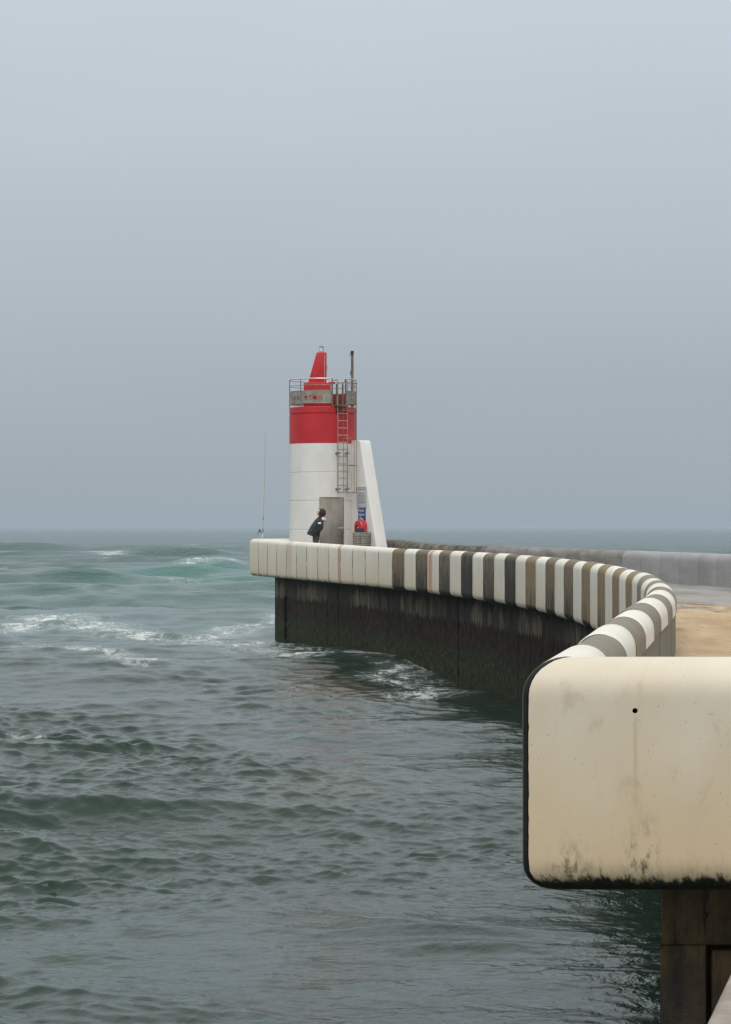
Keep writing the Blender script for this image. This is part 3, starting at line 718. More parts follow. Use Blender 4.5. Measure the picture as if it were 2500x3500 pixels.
# railing
RR = 1.295; zrail = [CZ + 5.75, CZ + 5.50]; zp1, zp0 = CZ + 5.27, CZ + 4.81
ral = attach(thing('railing', None, None), lh)
def arc(a0, a1, r, z, n=60): return [pol(r, a0 + (a1 - a0) * i / n, z) for i in range(n + 1)]
def sub(mb, name, mat, par, ang=35):
    return link(name, mb.mesh(name, mat, ang), par)
for z, r, m in ((zrail[0], .022, M_bright), (zrail[1], .012, M_steel), (zp1 + .012, .014, M_steel), (zp0 - .012, .014, M_steel)):
    mb = MB(); mb.tube(arc(43, 377, RR, z), r, 8); sub(mb, 'rail', m, ral)
for a in (43, 80, 122, 170, 215, 262, 320, 377):
    mb = MB(); thick = .024 if a in (43, 377, 262) else .012
    mb.box((-thick, -.012 - RR - .026, zt - .02), (thick, .012 - RR - .024, zrail[0]), 0, Matrix.Translation((TC.x, TC.y, 0)) @ Matrix.Rotation(R(a), 4, 'Z')); sub(mb, 'post', M_brown if thick > .02 else M_steel, ral)
# name panel with cut-out letters, bent round the railing
def letters(txt, size):
    cu = bpy.data.curves.new('t', 'FONT'); cu.body = txt; cu.size = size; cu.space_character = 1.12; cu.offset = .009
    o = bpy.data.objects.new('t', cu); COL.objects.link(o); dg = bpy.context.evaluated_depsgraph_get()
    c2 = o.evaluated_get(dg).to_curve(dg, apply_modifiers=False); polys = []
    for sp in c2.splines:
        pts = []; B = sp.bezier_points; nb = len(B)
        for i in range(nb):
            p, q = B[i], B[(i + 1) % nb]
            for k in range(5):
                t = k / 5; pts.append(((1 - t) ** 3 * p.co + 3 * (1 - t) ** 2 * t * p.handle_right + 3 * (1 - t) * t * t * q.handle_left + t ** 3 * q.co).to_2d())
        polys.append(pts)
    bpy.data.objects.remove(o)
    def inside(pt, P):
        r = False
        for i in range(len(P)):
            a, b = P[i], P[i - 1]
            if (a.y > pt.y) != (b.y > pt.y) and pt.x < (b.x - a.x) * (pt.y - a.y) / (b.y - a.y) + a.x: r = not r
        return r
    return [P for i, P in enumerate(polys) if not any(j != i and inside(P[0], Q) for j, Q in enumerate(polys))]
LP = letters('Capbreton', .33)
x0_ = min(p.x for P in LP for p in P); x1_ = max(p.x for P in LP for p in P)
arcl = lambda deg: R(deg) * RR
cu = bpy.data.curves.new('p', 'CURVE'); cu.dimensions = '2D'; cu.fill_mode = 'BOTH'
def poly(pts):
    sp = cu.splines.new('POLY'); sp.points.add(len(pts) - 1); sp.use_cyclic_u = True
    for q, p in zip(sp.points, pts): q.co = (p[0], p[1], 0, 1)
poly([(arcl(43), zp0), (arcl(377), zp0), (arcl(377), zp1), (arcl(43), zp1)])
for a0, a1 in ((280, 360), (57, 137)):
    kx = (arcl(a1) - arcl(a0)) / (x1_ - x0_)
    for P in LP: poly([(arcl(a0) + (p.x - x0_) * kx, zp0 + .125 + p.y * 1.0) for p in P])
o = bpy.data.objects.new('p', cu); COL.objects.link(o); dg = bpy.context.evaluated_depsgraph_get()
me = bpy.data.meshes.new_from_object(o.evaluated_get(dg)); bpy.data.objects.remove(o)
bm = bmesh.new(); bm.from_mesh(me); bmesh.ops.remove_doubles(bm, verts=bm.verts, dist=1e-5)
for i in range(1, 168):
    xq = arcl(43) + (arcl(377) - arcl(43)) * i / 168
    bmesh.ops.bisect_plane(bm, geom=list(bm.verts) + list(bm.edges) + list(bm.faces), plane_co=(xq, 0, 0), plane_no=(1, 0, 0))
for v in bm.verts: v.co = pol(RR, math.degrees(v.co.x / RR), v.co.y)
bmesh.ops.recalc_face_normals(bm, faces=bm.faces)
bm.to_mesh(me); bm.free(); me.materials.clear()
kn_ = N('dull_zinc_sheet', .5, .4); kn_.b.inputs['Metallic'].default_value = .4; P_ = kn_.pos()
c = kn_.mix(kn_.rng(kn_.noise(P_, 2.4, 6, .65), .3, .7), (.24, .215, .165), (.40, .385, .34)); kn_.col(c); me.materials.append(kn_.m)
o = link('name_panel', me, ral)
md = o.modifiers.new('thick', 'SOLIDIFY'); md.thickness = .008; md.offset = 0
# ladder with safety cage
lad = attach(thing('ladder', None, None), lh)
LA = 32.; ln = Vector((math.sin(R(LA)), -math.cos(R(LA)))); lt = Vector((math.cos(R(LA)), math.sin(R(LA))))
lc = TC + ln * (TRad + .17); hw = .218; z0l, z1l = rel(1684, 93.7), CZ + 5.62
def lp(a, d, z): q = lc + lt * a + ln * d; return Vector((q.x, q.y, z))
for a in (-hw, hw):
    mb = MB(); mb.tube([lp(a, 0, z0l), lp(a, 0, z1l), lp(a, -.05, z1l + .08), lp(a, -.22, z1l + .05)], .021, 8); sub(mb, 'stile', M_steel, lad)
zz_ = rel(1659, 93.7)
while zz_ < zt + .1:
    mb = MB(); mb.tube([lp(-hw, 0, zz_), lp(hw, 0, zz_)], .013, 8); sub(mb, 'rung', M_bright if zz_ > zr - .1 else M_steel, lad); zz_ += .2775
for z in (rel(1548.5), rel(1671), rel(1404)):
    for a in (-hw, hw):
        mb = MB(); mb.box((-.13 if a < 0 else -.10, -.2, -.018), (.0, .0, .018), 0, Matrix.Translation(lp(a, 0, z)) @ Matrix.Rotation(R(LA), 4, 'Z') @ Matrix.Rotation(R(180), 4, 'Z') @ Matrix.Scale(1, 4)); sub(mb, 'bracket', M_dark, lad)
# cage ring: circle bulging outwards to the right of the ladder
cc, cr = lp(.09, .27, 0), .335
def cage(deg, z): q = Vector((cc.x + cr * math.sin(R(LA + deg)), cc.y - cr * math.cos(R(LA + deg)))); return Vector((q.x, q.y, z))
hoops = [rel(1684, 93.7), rel(1591, 93.7), rel(1499, 93.7), rel(1406, 93.7), rel(1311, 93.7)]
for z in hoops:
    mb = MB(); mb.tube([lp(-hw, 0, z)] + [cage(d, z) for d in range(-110, 121, 14)] + [lp(hw, 0, z)], .012, 6); sub(mb, 'cage_hoop', M_brown, lad)
for d in (-66, 12, 78):
    mb = MB(); mb.tube([cage(d, hoops[0]), cage(d, hoops[-1])], .011, 6); sub(mb, 'cage_bar', M_brown, lad)
# gate frame in the railing gap
for a in (17, 25, 37, 44):
    mb = MB(); mb.box((-.022, -RR - .02, zt - .02), (.022, -RR + .02, CZ + 5.55), 0, Matrix.Translation((TC.x, TC.y, 0)) @ Matrix.Rotation(R(a), 4, 'Z')); sub(mb, 'gate_post', M_brown, ral)
mb = MB(); mb.box((-.25, -RR - .35, zt + .02), (.25, -RR + .12, zt + .05), 0, Matrix.Translation((TC.x, TC.y, 0)) @ Matrix.Rotation(R(31), 4, 'Z')); sub(mb, 'landing_step', M_steel, ral)
mb = MB(); q = pol(.95, 40, 0); mb.box((-.3, -.14, zt + .004), (.3, .14, zt + .50), 0, Matrix.Translation((q.x - .05, q.y + .55, 0)) @ Matrix.Rotation(R(8), 4, 'Z'), .01); build(mb, 'equipment_box', simple('dark_red_box', (.16, .02, .022), .5), lh)
# mast on the platform edge
mq = Vector((-.52, 95.12)); kb = N('grey_weathered_timber', .85, .2); P_ = kb.pos()
kb.col(kb.mix(kb.rng(kb.noise(kb.mapv(P_, (14, 14, .8)), 1, 5), .3, .7), (.13, .105, .07), (.25, .215, .155)))
mst = tag(build((lambda m: (m.box((mq.x - .052, mq.y - .052, zt), (mq.x + .052, mq.y + .052, rel(1203, 95.1)), 0, None, .006), m)[1])(MB()), 'mast', kb.m, lh))
def sub2(mb, name, mat): return link(name, mb.mesh(name, mat), mst)
ztm = rel(1199, 95.1); mb = MB(); mb.box((mq.x - .065, mq.y - .09, ztm - .14), (mq.x + .06, mq.y - .054, ztm), 0, None, .006); sub2(mb, 'camera_box', M_dark)
mb = MB(); mb.tube([(mq.x - .05, mq.y - .07, ztm - .08), (mq.x - .10, mq.y - .07, ztm - .12), (mq.x - .11, mq.y - .07, ztm - .2), (mq.x - .06, mq.y - .06, ztm - .22)], .008, 6); sub2(mb, 'cable_loop', M_dark)
mb = MB(); mb.box((mq.x - .075, mq.y - .07, ztm - .95), (mq.x - .053, mq.y - .03, ztm - .78), 0, None, .004); sub2(mb, 'bracket', M_dark)

# ------------------------------------------------------------------ things on the buttress and round the lighthouse
FM = Matrix(((d2.x, t2.x, 0, f0.x), (d2.y, t2.y, 0, f0.y), (0, 0, 1, 0), (0, 0, 0, 1)))     # local x along the fin, local -y out of its left face
def finx(px, off=0.):                       # distance along the fin whose left face shows at this pixel column
    best = min((abs(1250 + F * (f0.x + d2.x * a - t2.x * off) / (f0.y + d2.y * a - t2.y * off) - px), a) for a in np.arange(-.6, 2.4, .004)); return float(best[1])
a0, a1 = finx(1223), finx(1254); zA, zB = rel(1664, 93.5), rel(1735, 93.5)
ib = thing('information_board', 'white framed information board with grey lines of small print on the lighthouse buttress', 'notice board', FM @ Vector(((a0 + a1) / 2, -.03, zB)))
M_board = simple('faded_white_board', (.52, .52, .54), .5, 0, .06)
M_print = simple('grey_print', (.12, .12, .15), .7, 0, .15)
mb = MB(); mb.box((a0, -.035, zB), (a1, -.004, zA), 0, FM, .008); build(mb, 'board', M_board, ib)
mb = MB(); 
for x, y, xx, yy in ((a0, zA - .03, a1, zA), (a0, zB, a1, zB + .03), (a0, zB + .03, a0 + .03, zA - .03), (a1 - .03, zB + .03, a1, zA - .03)): mb.box((x, -.045, y), (xx, -.036, yy), 0, FM)
build(mb, 'frame', simple('board_frame', (.42, .42, .40), .5, .2), ib)
rp = random.Random(3)
for i, f in enumerate((.86, .68, .585, .50, .41, .315, .225)):
    mb = MB(); x = a0 + .09 + rp.uniform(0, .03); z = zB + (zA - zB) * f
    while x < a1 - .12:
        wl = rp.uniform(.03, .09); mb.box((x, -.0375, z), (min(x + wl, a1 - .08), -.036, z + (.03 if i == 0 else .024)), 0, FM); x += wl + .015
    build(mb, 'text_line', M_print, ib)
a0, a1 = finx(1226), finx(1251); zA, zB = rel(1737, 93.4), rel(1779, 93.4)
bs = thing('blue_sign', 'small blue sign with two rows of white lettering below the information board', 'sign', FM @ Vector(((a0 + a1) / 2, -.02, zB)))
mb = MB(); mb.box((a0, -.018, zB), (a1, -.004, zA), 0, FM, .003); build(mb, 'plate', simple('blue_enamel', (.030, .065, .23), .4, 0, .08), bs)
M_let = simple('white_lettering', (.62, .64, .70), .5, 0, .04)
for zc, n_, x_ in ((zA - .13, 5, .09), (zA - .29, 7, .05)):
    mb = MB(); wt = (a1 - a0 - 2 * x_) / n_
    for i in range(n_):
        h = rp.uniform(.06, .085) * (1.35 if i in (2, 5) else 1)
        mb.box((a0 + x_ + i * wt, -.0205, zc), (a0 + x_ + i * wt + wt * .34, -.019, zc + h), 0, FM); mb.box((a0 + x_ + i * wt + wt * .34, -.0205, zc + (.0 if i % 2 else .04)), (a0 + x_ + (i + .85) * wt, -.019, zc + (.022 if i % 2 else .062)), 0, FM)
    build(mb, 'lettering', M_let, bs)
mb = MB(); mb.box((a0 + .03, -.0205, zA - .09), (a0 + .07, -.019, zA - .02), 0, FM); build(mb, 'corner_mark', M_let, bs)
# red lifebuoy housing
M_lred = simple('red_plastic', (.52, .035, .035), .38, 0, .1, 4, .5)
a0, a1 = finx(1216, .12), finx(1250, .12); zA, zB = rel(1777.5, 93.2), rel(1819, 93.2); ac = (a0 + a1) / 2 + .03; hwb = (a1 - a0) / 2 * .74
lb = thing('lifebuoy_case', 'red domed lifebuoy case with arched opening on the buttress above the litter bin', 'lifebuoy case', FM @ Vector((ac, -.15, zB)))
def arch(w, z0, z1, n=12):
    r = min(w, (z1 - z0) * .55); p = [(-w, z0), (w, z0)]
    for i in range(n + 1):
        a = math.pi * i / n; p.append((w * (abs(math.cos(a)) ** .75) * (1 if math.cos(a) >= 0 else -1), z1 - r + r * math.sin(a)))
    return p
def slab(mb, P, y0, y1, shrink=1.): 
    cz = sum(p[1] for p in P) / len(P)
    mb.loft([[FM @ Vector((ac + x, y0, z)) for x, z in P], [FM @ Vector((ac + x, y1 + .03, z)) for x, z in P], [FM @ Vector((ac + x * shrink, y1, cz + (z - cz) * shrink)) for x, z in P]])
mb = MB(); slab(mb, arch(hwb, zB, zA), -.01, -.13); build(mb, 'back_shell', M_lred, lb)
# front shell: an arch with an arched hole
mb = MB(); O = arch(hwb * .97, zB, zA - .015, 16); I = [(x * .52 - .06, zB + (z - zB) * .56) for x, z in arch(hwb * .97, zB, zA - .015, 16)]
for y0, y1 in ((-.135, -.27),):
    rg = [mb.add([FM @ Vector((ac + x, y, z)) for x, z in P]) for P, y in ((O, y0), (O, y1 + .04), ([(x * .93, zB + (z - zB) * .95) for x, z in O], y1), (I, y1), (I, y0))]
    n = len(O)
    for q in range(4):
        for j in range(n): mb.face((rg[q] + j, rg[q] + (j + 1) % n, rg[q + 1] + (j + 1) % n, rg[q + 1] + j))
build(mb, 'front_shell', M_lred, lb, 30)
mb = MB(); cz_ = zB + .10; mb.tube([FM @ Vector((ac - .03 + .12 * math.cos(a / 14 * math.pi), -.19, zB + .02 + .17 * math.sin(a / 14 * math.pi))) for a in range(15)], .045, 10); build(mb, 'lifebuoy', simple('white_lifebuoy', (.66, .63, .64), .6), lb)
mb = MB(); mb.tube([FM @ Vector((ac - .12, -.10, zA - .03)), FM @ Vector((ac - .08, -.12, zA + .10)), FM @ Vector((ac - .02, -.12, zA + .12)), FM @ Vector((ac + .02, -.10, zA - .02))], .014, 6)
mb.tube([FM @ Vector((ac + .05, -.08, zA - .03)), FM @ Vector((ac + .09, -.1, zA + .07)), FM @ Vector((ac + .14, -.08, zA - .05))], .01, 6); build(mb, 'rope', simple('pale_rope', (.6, .57, .52), .8), lb)
# litter bin
a0, a1 = finx(1217, .55), finx(1262, .28); zA, zB = rel(1819.5, 93.0), BZ
bc = FM @ Vector(((finx(1240, .3)), -.32, 0)); bwid = .265
lbn = thing('litter_bin', 'grey slatted litter bin standing at the foot of the lighthouse buttress', 'litter bin', (bc.x, bc.y, BZ))
BM = Matrix.Translation((bc.x, bc.y, 0)) @ Matrix.Rotation(math.atan2(d2.y, d2.x) + R(28), 4, 'Z')
M_bin = simple('weathered_grey_slats', (.31, .295, .26), .6, .2, .2, 8)
mb = MB(); mb.box((-bwid + .03, -.2, BZ + .03), (bwid - .03, .2, zA - .03), 0, BM); build(mb, 'liner', simple('bin_liner', (.035, .028, .02), .7), lbn)
hs = [zA - .145 - .072 * i for i in range(12)]
mb = MB(); mb.box((-bwid, -.235, zA - .145), (bwid, .235, zA - .04), 0, BM, .008); mb.box((-bwid - .01, -.245, zA - .038), (bwid + .01, .245, zA), 0, BM, .008); build(mb, 'rim', M_bin, lbn)
mb = MB()
for h in hs:
    if h - .062 > BZ + .02: mb.box((-bwid, -.235, h - .068), (bwid, .235, h - .016), 0, BM, .006)
build(mb, 'slats', M_bin, lbn)
mb = MB(); mb.box((.05, -.242, BZ), (.085, -.236, zA - .04), 0, BM); mb.box((-bwid - .008, -.242, BZ), (-bwid + .02, -.205, zA - .04), 0, BM); build(mb, 'corner_strap', M_brown, lbn)
# dark box left on the bin
bq = BM @ Vector((-.05, -.07, zA)); mb = MB(); BM2 = Matrix.Translation(bq) @ Matrix.Rotation(R(-14), 4, 'Z')
mb.box((-.15, -.1, .001), (.15, .1, .13), 0, BM2, .014); kit = tag(build(mb, 'tackle_box', simple('dark_teal_plastic', (.018, .042, .05), .5, 0, .15, 8)), 'small dark teal tackle box lying on the litter bin', 'box')
mb = MB(); mb.box((-.155, -.105, .131), (.155, .105, .155), 0, BM2, .01); build(mb, 'lid', simple('black_lid', (.012, .016, .02), .5), kit)

# ------------------------------------------------------------------ fishing rod in its holder on the end of the parapet
RY = 95.15
def rp_(px, py): return at(px, py, RY)
fr = thing('fishing_rod', 'tall pale fishing rod with reel standing upright in a holder on the white parapet end', 'fishing rod', rp_(898, 1845))
M_rod = simple('pale_green_rod_blank', (.42, .46, .24), .4, 0, .06)
M_tube = simple('pale_holder_tube', (.62, .60, .55), .5)
q0, q1 = rp_(897.5, 1848), rp_(898.2, 1822)
mb = MB(); mb.tube([q0, q1], .030, 12); mb.tube([q1 + Vector((0, 0, -.03)), q1 + Vector((0, 0, .008))], .040, 12); build(mb, 'rod_holder', M_tube, fr)
mb = MB(); mb.tube([rp_(898, 1834), rp_(898.6, 1821), rp_(900, 1805)], [.016, .018, .015], 10); build(mb, 'rod_handle', M_dark, fr)
pts = [rp_(898.3, 1830), rp_(900, 1808), rp_(901.2, 1772), rp_(903, 1700), rp_(905.2, 1620), rp_(906.6, 1540), rp_(907, 1500), rp_(906.5, 1472)]
mb = MB(); mb.tube(pts, [.015, .014, .013, .011, .0095, .008, .007, .006], 8); build(mb, 'rod_blank', M_rod, fr)
mb = MB(); mb.tube([rp_(901, 1775.5), rp_(901.3, 1769.5)], .017, 8); build(mb, 'ferrule', M_dark, fr)
for px, py, d in ((903.3, 1655, -.035), (905.0, 1576, -.025), (906.6, 1530, -.02), (906.9, 1498, -.015)):
    c0 = rp_(px, py); mb = MB(); mb.tube([c0 + Vector((d + .012 * math.cos(a), .012 * math.sin(a), d * .4)) for a in np.arange(0, 6.3, .5)], .004, 5); mb.tube([c0, c0 + Vector((d, 0, d * .4))], .004, 5); build(mb, 'line_guide', M_dark, fr)
rc = rp_(889, 1814); reel = thing('reel', None, None); attach(reel, fr)
mb = MB(); mb.tube([rp_(898, 1826), rp_(893, 1822), rc + Vector((.02, 0, -.05))], [.012, .011, .014], 8); build(mb, 'reel_foot', M_dark, reel)
mb = MB(); mb.tube([rc + Vector((-.01, 0, -.06)), rc + Vector((-.01, 0, -.02)), rc + Vector((-.005, 0, .03)), rc + Vector((0, 0, .055))], [.045, .05, .034, .046], 14); build(mb, 'spool', simple('red_brown_spool', (.24, .07, .06), .4), reel)
mb = MB(); mb.tube([rc + Vector((-.05, -.02, -.05)), rc + Vector((-.08, -.05, -.10)), rc + Vector((-.06, -.08, -.13))], .009, 6); mb.tube([rc + Vector((-.06, -.08, -.13)), rc + Vector((-.06, -.13, -.13))], .016, 8); build(mb, 'crank', M_dark, reel)

# ------------------------------------------------------------------ person looking up at the lighthouse
PY = 92.75
def pt(px, py, dy=0.): v = at(px, py, PY); v.y += dy; return v
FZ = deckz(PY)
hip = pt(1081.5, 1838)
per = None
bm = bmesh.new(); lay = bm.verts.layers.skin.verify()
def sv(p, r, rad2=None):
    v = bm.verts.new(p); v[lay].radius = (r, rad2 or r); return v
def chain(root, pts):
    vs = [root]
    for p, r in pts: v = sv(p, r); bm.edges.new((vs[-1], v)); vs.append(v)
    return vs
pel = sv(hip, .13); pel[lay].use_root = True
spn = chain(pel, [(pt(1084, 1825), .13), (pt(1087.5, 1808), .14), (pt(1091.5, 1790), .145), (pt(1094.5, 1779), .09), (pt(1096.5, 1769), .058), (pt(1098.5, 1762), .062)])
head = chain(spn[-1], [(pt(1100, 1754.5), .092), (pt(1101.5, 1747.5), .088)])
chain(head[1], [(pt(1094.5, 1755.5), .055)])
for sd_ in (-1, 1):
    sh = chain(spn[3], [(pt(1094, 1780, .12 * sd_), .07), (pt(1094.5, 1780, .20 * sd_), .062), (pt(1096.5, 1795, .235 * sd_), .048), (pt(1095, 1806, .24 * sd_), .042), (pt(1085, 1814, .20 * sd_), .034), (pt(1076, 1818, .165 * sd_), .026), (pt(1071.5, 1820, .155 * sd_), .034)])
    palm = sh[-1]
    for i, (ln_, o_) in enumerate(((.075, -.024), (.085, -.008), (.08, .008), (.062, .024))):
        b_ = palm.co + Vector((-.03, o_ * .4, o_)); chain(palm, [(b_, .010), (b_ + Vector((-ln_ * .55, 0, -.012)), .0095), (b_ + Vector((-ln_ * .85, .012 * -sd_, -.04)), .008)])
    chain(sh[-2], [(palm.co + Vector((.0, -.03 * sd_, .03)), .012), (palm.co + Vector((-.045, -.045 * sd_, .03)), .010)])
    hx_ = -1.2 if sd_ < 0 else 1.8
    hp = chain(pel, [(pt(1081 + hx_, 1843, .085 * sd_), .098)])
    kn2 = Vector((pt(1079.5 + hx_, 1858).x, PY + .095 * sd_, FZ + .48)); an = Vector((pt(1079.5 + hx_ * 1.6, 1858).x + .03, PY + .10 * sd_, FZ + .09))
    chain(hp[-1], [(kn2 + Vector((.0, 0, .14)), .08), (kn2, .062), (kn2 * .5 + an * .5, .055), (an, .04), (an + Vector((-.05, 0, -.045)), .042), (an + Vector((-.16, 0, -.055)), .034)])
me = bpy.data.meshes.new('person'); bm.to_mesh(me); bm.free()
M_skin = simple('skin', (.52, .30, .235), .55, 0, .06)
o = bpy.data.objects.new('tmp', me); COL.objects.link(o)
o.modifiers.new('s', 'SKIN').use_smooth_shade = True; u_ = o.modifiers.new('u', 'SUBSURF'); u_.levels = 2; u_.render_levels = 2
dg = bpy.context.evaluated_depsgraph_get(); me2 = bpy.data.meshes.new_from_object(o.evaluated_get(dg)); bpy.data.objects.remove(o)
me2.name = 'person'; me2.materials.clear(); me2.materials.append(M_skin); me2.polygons.foreach_set('use_smooth', [True] * len(me2.polygons))
foot = Vector((hip.x, PY, FZ)); me2.transform(Matrix.Translation(-foot))
per = link('person', me2); per.location = foot
tag(per, 'person in black jacket and dark hood looking up, hands in pockets, by the steel door', 'person')
def ell(c, rx, ry, rz=0, n=24, tilt=0.): # ring round c: rx fore-aft, ry across; tilt lifts the back edge
    return [Vector((c.x + rx * math.cos(2 * math.pi * i / n), c.y + ry * math.sin(2 * math.pi * i / n), c.z + tilt * rx * math.cos(2 * math.pi * i / n))) for i in range(n)]
def pring(l, r, ry): # ring whose silhouette runs from pixel l to pixel r
    a, b = pt(*l), pt(*r); c = (a + b) / 2; h = (b - a) / 2
    return [c + h * math.cos(2 * math.pi * i / 28) + Vector((0, ry * math.sin(2 * math.pi * i / 28) * (1 + .06 * math.sin(i * 2.3)), 0)) for i in range(28)]
kj = N('black_padded_jacket', .5, .4); P_ = kj.pos()
kj.col(kj.mix(kj.rng(kj.noise(P_, 9, 5), .3, .7), (.009, .0095, .012), (.024, .025, .030))); kj.bump(kj.noise(kj.mapv(P_, (1, 1, 2)), 11, 5), .8, .05)
mb = MB()
mb.loft([pring((1053, 1827), (1089, 1841.5), .20), pring((1049, 1824.5), (1091, 1843), .245), pring((1052, 1818), (1093, 1834), .25), pring((1057, 1808), (1096.5, 1818), .25),
         pring((1064, 1795), (1102, 1802), .25), pring((1070, 1786), (1106.3, 1788), .24), pring((1077, 1777), (1105, 1778), .22), pring((1083, 1771.5), (1101.5, 1771.5), .13), pring((1086, 1768.5), (1101, 1768), .085)])
for sd_ in (-1, 1):
    mb.tube([pt(1095, 1777, .12 * sd_), pt(1096.5, 1781, .20 * sd_), pt(1098.5, 1793, .265 * sd_), pt(1097.5, 1804, .275 * sd_), pt(1092, 1811.5, .25 * sd_), pt(1081, 1817, .215 * sd_), pt(1073.5, 1820, .19 * sd_)], [.06, .085, .088, .086, .082, .074, .062], 16)
jk = build(mb, 'jacket', kj.m, per, 60)
mb = MB(); n_ = 16
def patch(p, q, wx, mat, name):
    m_ = MB(); a, b = p, q
    m_.loft([[a + Vector((wx * math.sin(t), -.005 - .03 * math.cos(t), 0)) for t in np.linspace(-1.2, 1.2, 9)] + [a + Vector((wx * math.sin(t), .01 - .03 * math.cos(t), 0)) for t in np.linspace(1.2, -1.2, 9)],
             [b + Vector((wx * math.sin(t), -.005 - .03 * math.cos(t), 0)) for t in np.linspace(-1.2, 1.2, 9)] + [b + Vector((wx * math.sin(t), .01 - .03 * math.cos(t), 0)) for t in np.linspace(1.2, -1.2, 9)]])
    return build(m_, name, mat, jk)
patch(pt(1093.4, 1790.4, -.327), pt(1094, 1785.3, -.29), .062, simple('white_patch', (.66, .66, .68), .5, 0, .04), 'sleeve_patch')
mb = MB(); mb.tube([pt(1062.5, 1811, -.215), pt(1067, 1814.5, -.222)], .009, 6); build(mb, 'pocket_zip', simple('grey_zip', (.22, .22, .23), .5), jk); mb = MB(); mb.tube([pt(1070.5, 1794, -.20), pt(1074, 1786, -.19)], .010, 6); build(mb, 'chest_zip', simple('grey_chest_zip', (.22, .22, .23), .5), jk)
mb = MB(); M_fur = simple('cream_fur_hood', (.62, .55, .42), .95, 0, .2, 30)
def blob(c, rx, ry, rz, rot=0., seed=0, rough=.06):
    b_ = bmesh.new(); bmesh.ops.create_icosphere(b_, subdivisions=3, radius=1); r_ = random.Random(seed)
    for v in b_.verts:
        q = v.co * (1 + r_.uniform(-rough, rough)); q = Vector((q.x * rx, q.y * ry, q.z * rz)); q.rotate(Matrix.Rotation(rot, 3, 'Y')); v.co = q + c
    return b_
mb.bm(blob(pt(1107, 1776), .115, .19, .085, R(32), 3, .10)); build(mb, 'fur_hood', M_fur, per, 60)
ktr = simple('olive_trousers', (.075, .058, .038), .85, 0, .15, 14)
mb = MB()
for sd_, hx_ in ((-1, -1.2), (1, 1.8)):
    kx_ = pt(1079.5 + hx_, 1858).x; ax_ = kx_ + .03
    mb.tube([pt(1081, 1832, .08 * sd_), pt(1080.5 + hx_ * .6, 1843, .088 * sd_), Vector((kx_, PY + .095 * sd_, FZ + .48)), Vector((kx_ + .015, PY + .098 * sd_, FZ + .28)), Vector((ax_, PY + .10 * sd_, FZ + .06))], [.125, .115, .088, .08, .078], 16)
build(mb, 'trousers', ktr, per, 60)
for sd_, hx_ in ((-1, -1.2), (1, 1.8)):
    ax_ = pt(1079.5 + hx_, 1858).x + .03; yy = PY + .10 * sd_
    mb = MB(); mb.loft([[Vector((x + ax_, yy + y, FZ + z)) for x, y in [(.08 * s_, .042), (.08 * s_, -.042), (-.10 * s_, -.05), (-.19 * s_, -.03), (-.19 * s_, .03), (-.10 * s_, .05)]] for z, s_ in ((.002, 1), (.045, 1), (.09, .7))])
    build(mb, 'shoe', M_dark, per, 50)
# hood of the dark sweater round the head, face left open
M_hd = simple('dark_maroon_knit', (.045, .026, .026), .9, 0, .25, 14)
hc = pt(1101.8, 1752.5)
b_ = blob(hc, .152, .132, .165, R(-12), 5, .012)
fd = Vector((-.93, 0, .36))
rem = [f for f in b_.faces if (f.calc_center_median() - hc).normalized().dot(fd) > .80]
bmesh.ops.delete(b_, geom=rem, context='FACES')
mb = MB(); mb.bm(b_); mb.loft([pring((1087, 1770), (1104, 1769), .10), pring((1089.5, 1764), (1106, 1763), .105), pring((1094, 1759), (1108, 1757), .10)]); hd_ = build(mb, 'hood', M_hd, per, 60)
sol = hd_.modifiers.new('t', 'SOLIDIFY'); sol.thickness = .012; sol.offset = -1
# face: brow, nose, lips, chin, eyes on the head turned upward to the left
fc = pt(1095.2, 1753.6); up_ = Vector((.36, 0, .93))
mb = MB(); mb.bm(blob(fc + Vector((.018, 0, 0)), .105, .075, .115, R(-21), 1, .0))
mb.tube([fc + fd * .075 + up_ * .045, fc + fd * .092 + up_ * .012, fc + fd * .118 - up_ * .012, fc + fd * .085 - up_ * .022], [.010, .014, .018, .012], 10)
mb.tube([fc + fd * .082 - up_ * .050 + Vector((0, -.022, 0)), fc + fd * .094 - up_ * .048, fc + fd * .082 - up_ * .050 + Vector((0, .022, 0))], .010, 8)
mb.bm(blob(fc + fd * .062 - up_ * .088, .035, .04, .03, 0, 1, 0)); build(mb, 'face', M_skin, per, 70)
for y in (-.033, .033):
    mb = MB(); mb.bm(blob(fc + fd * .078 + up_ * .026 + Vector((0, y, 0)), .014, .016, .011, 0, 1, 0)); build(mb, 'eye', M_dark, per)
mb = MB(); mb.loft([[fc + fd * a + up_ * (.095 + b) + Vector((0, y, 0)) for a, b, y in ((.03, 0, -.07), (.12, .035, -.05), (.135, .04, 0), (.12, .035, .05), (.03, 0, .07))] for b in (0,)] + [[fc + fd * a + up_ * (.113 + b) + Vector((0, y, 0)) for a, b, y in ((.03, 0, -.07), (.12, .035, -.05), (.135, .04, 0), (.12, .035, .05), (.03, 0, .07))] for b in (0,)])
build(mb, 'cap_peak', simple('khaki_peak', (.30, .27, .20), .8), per)

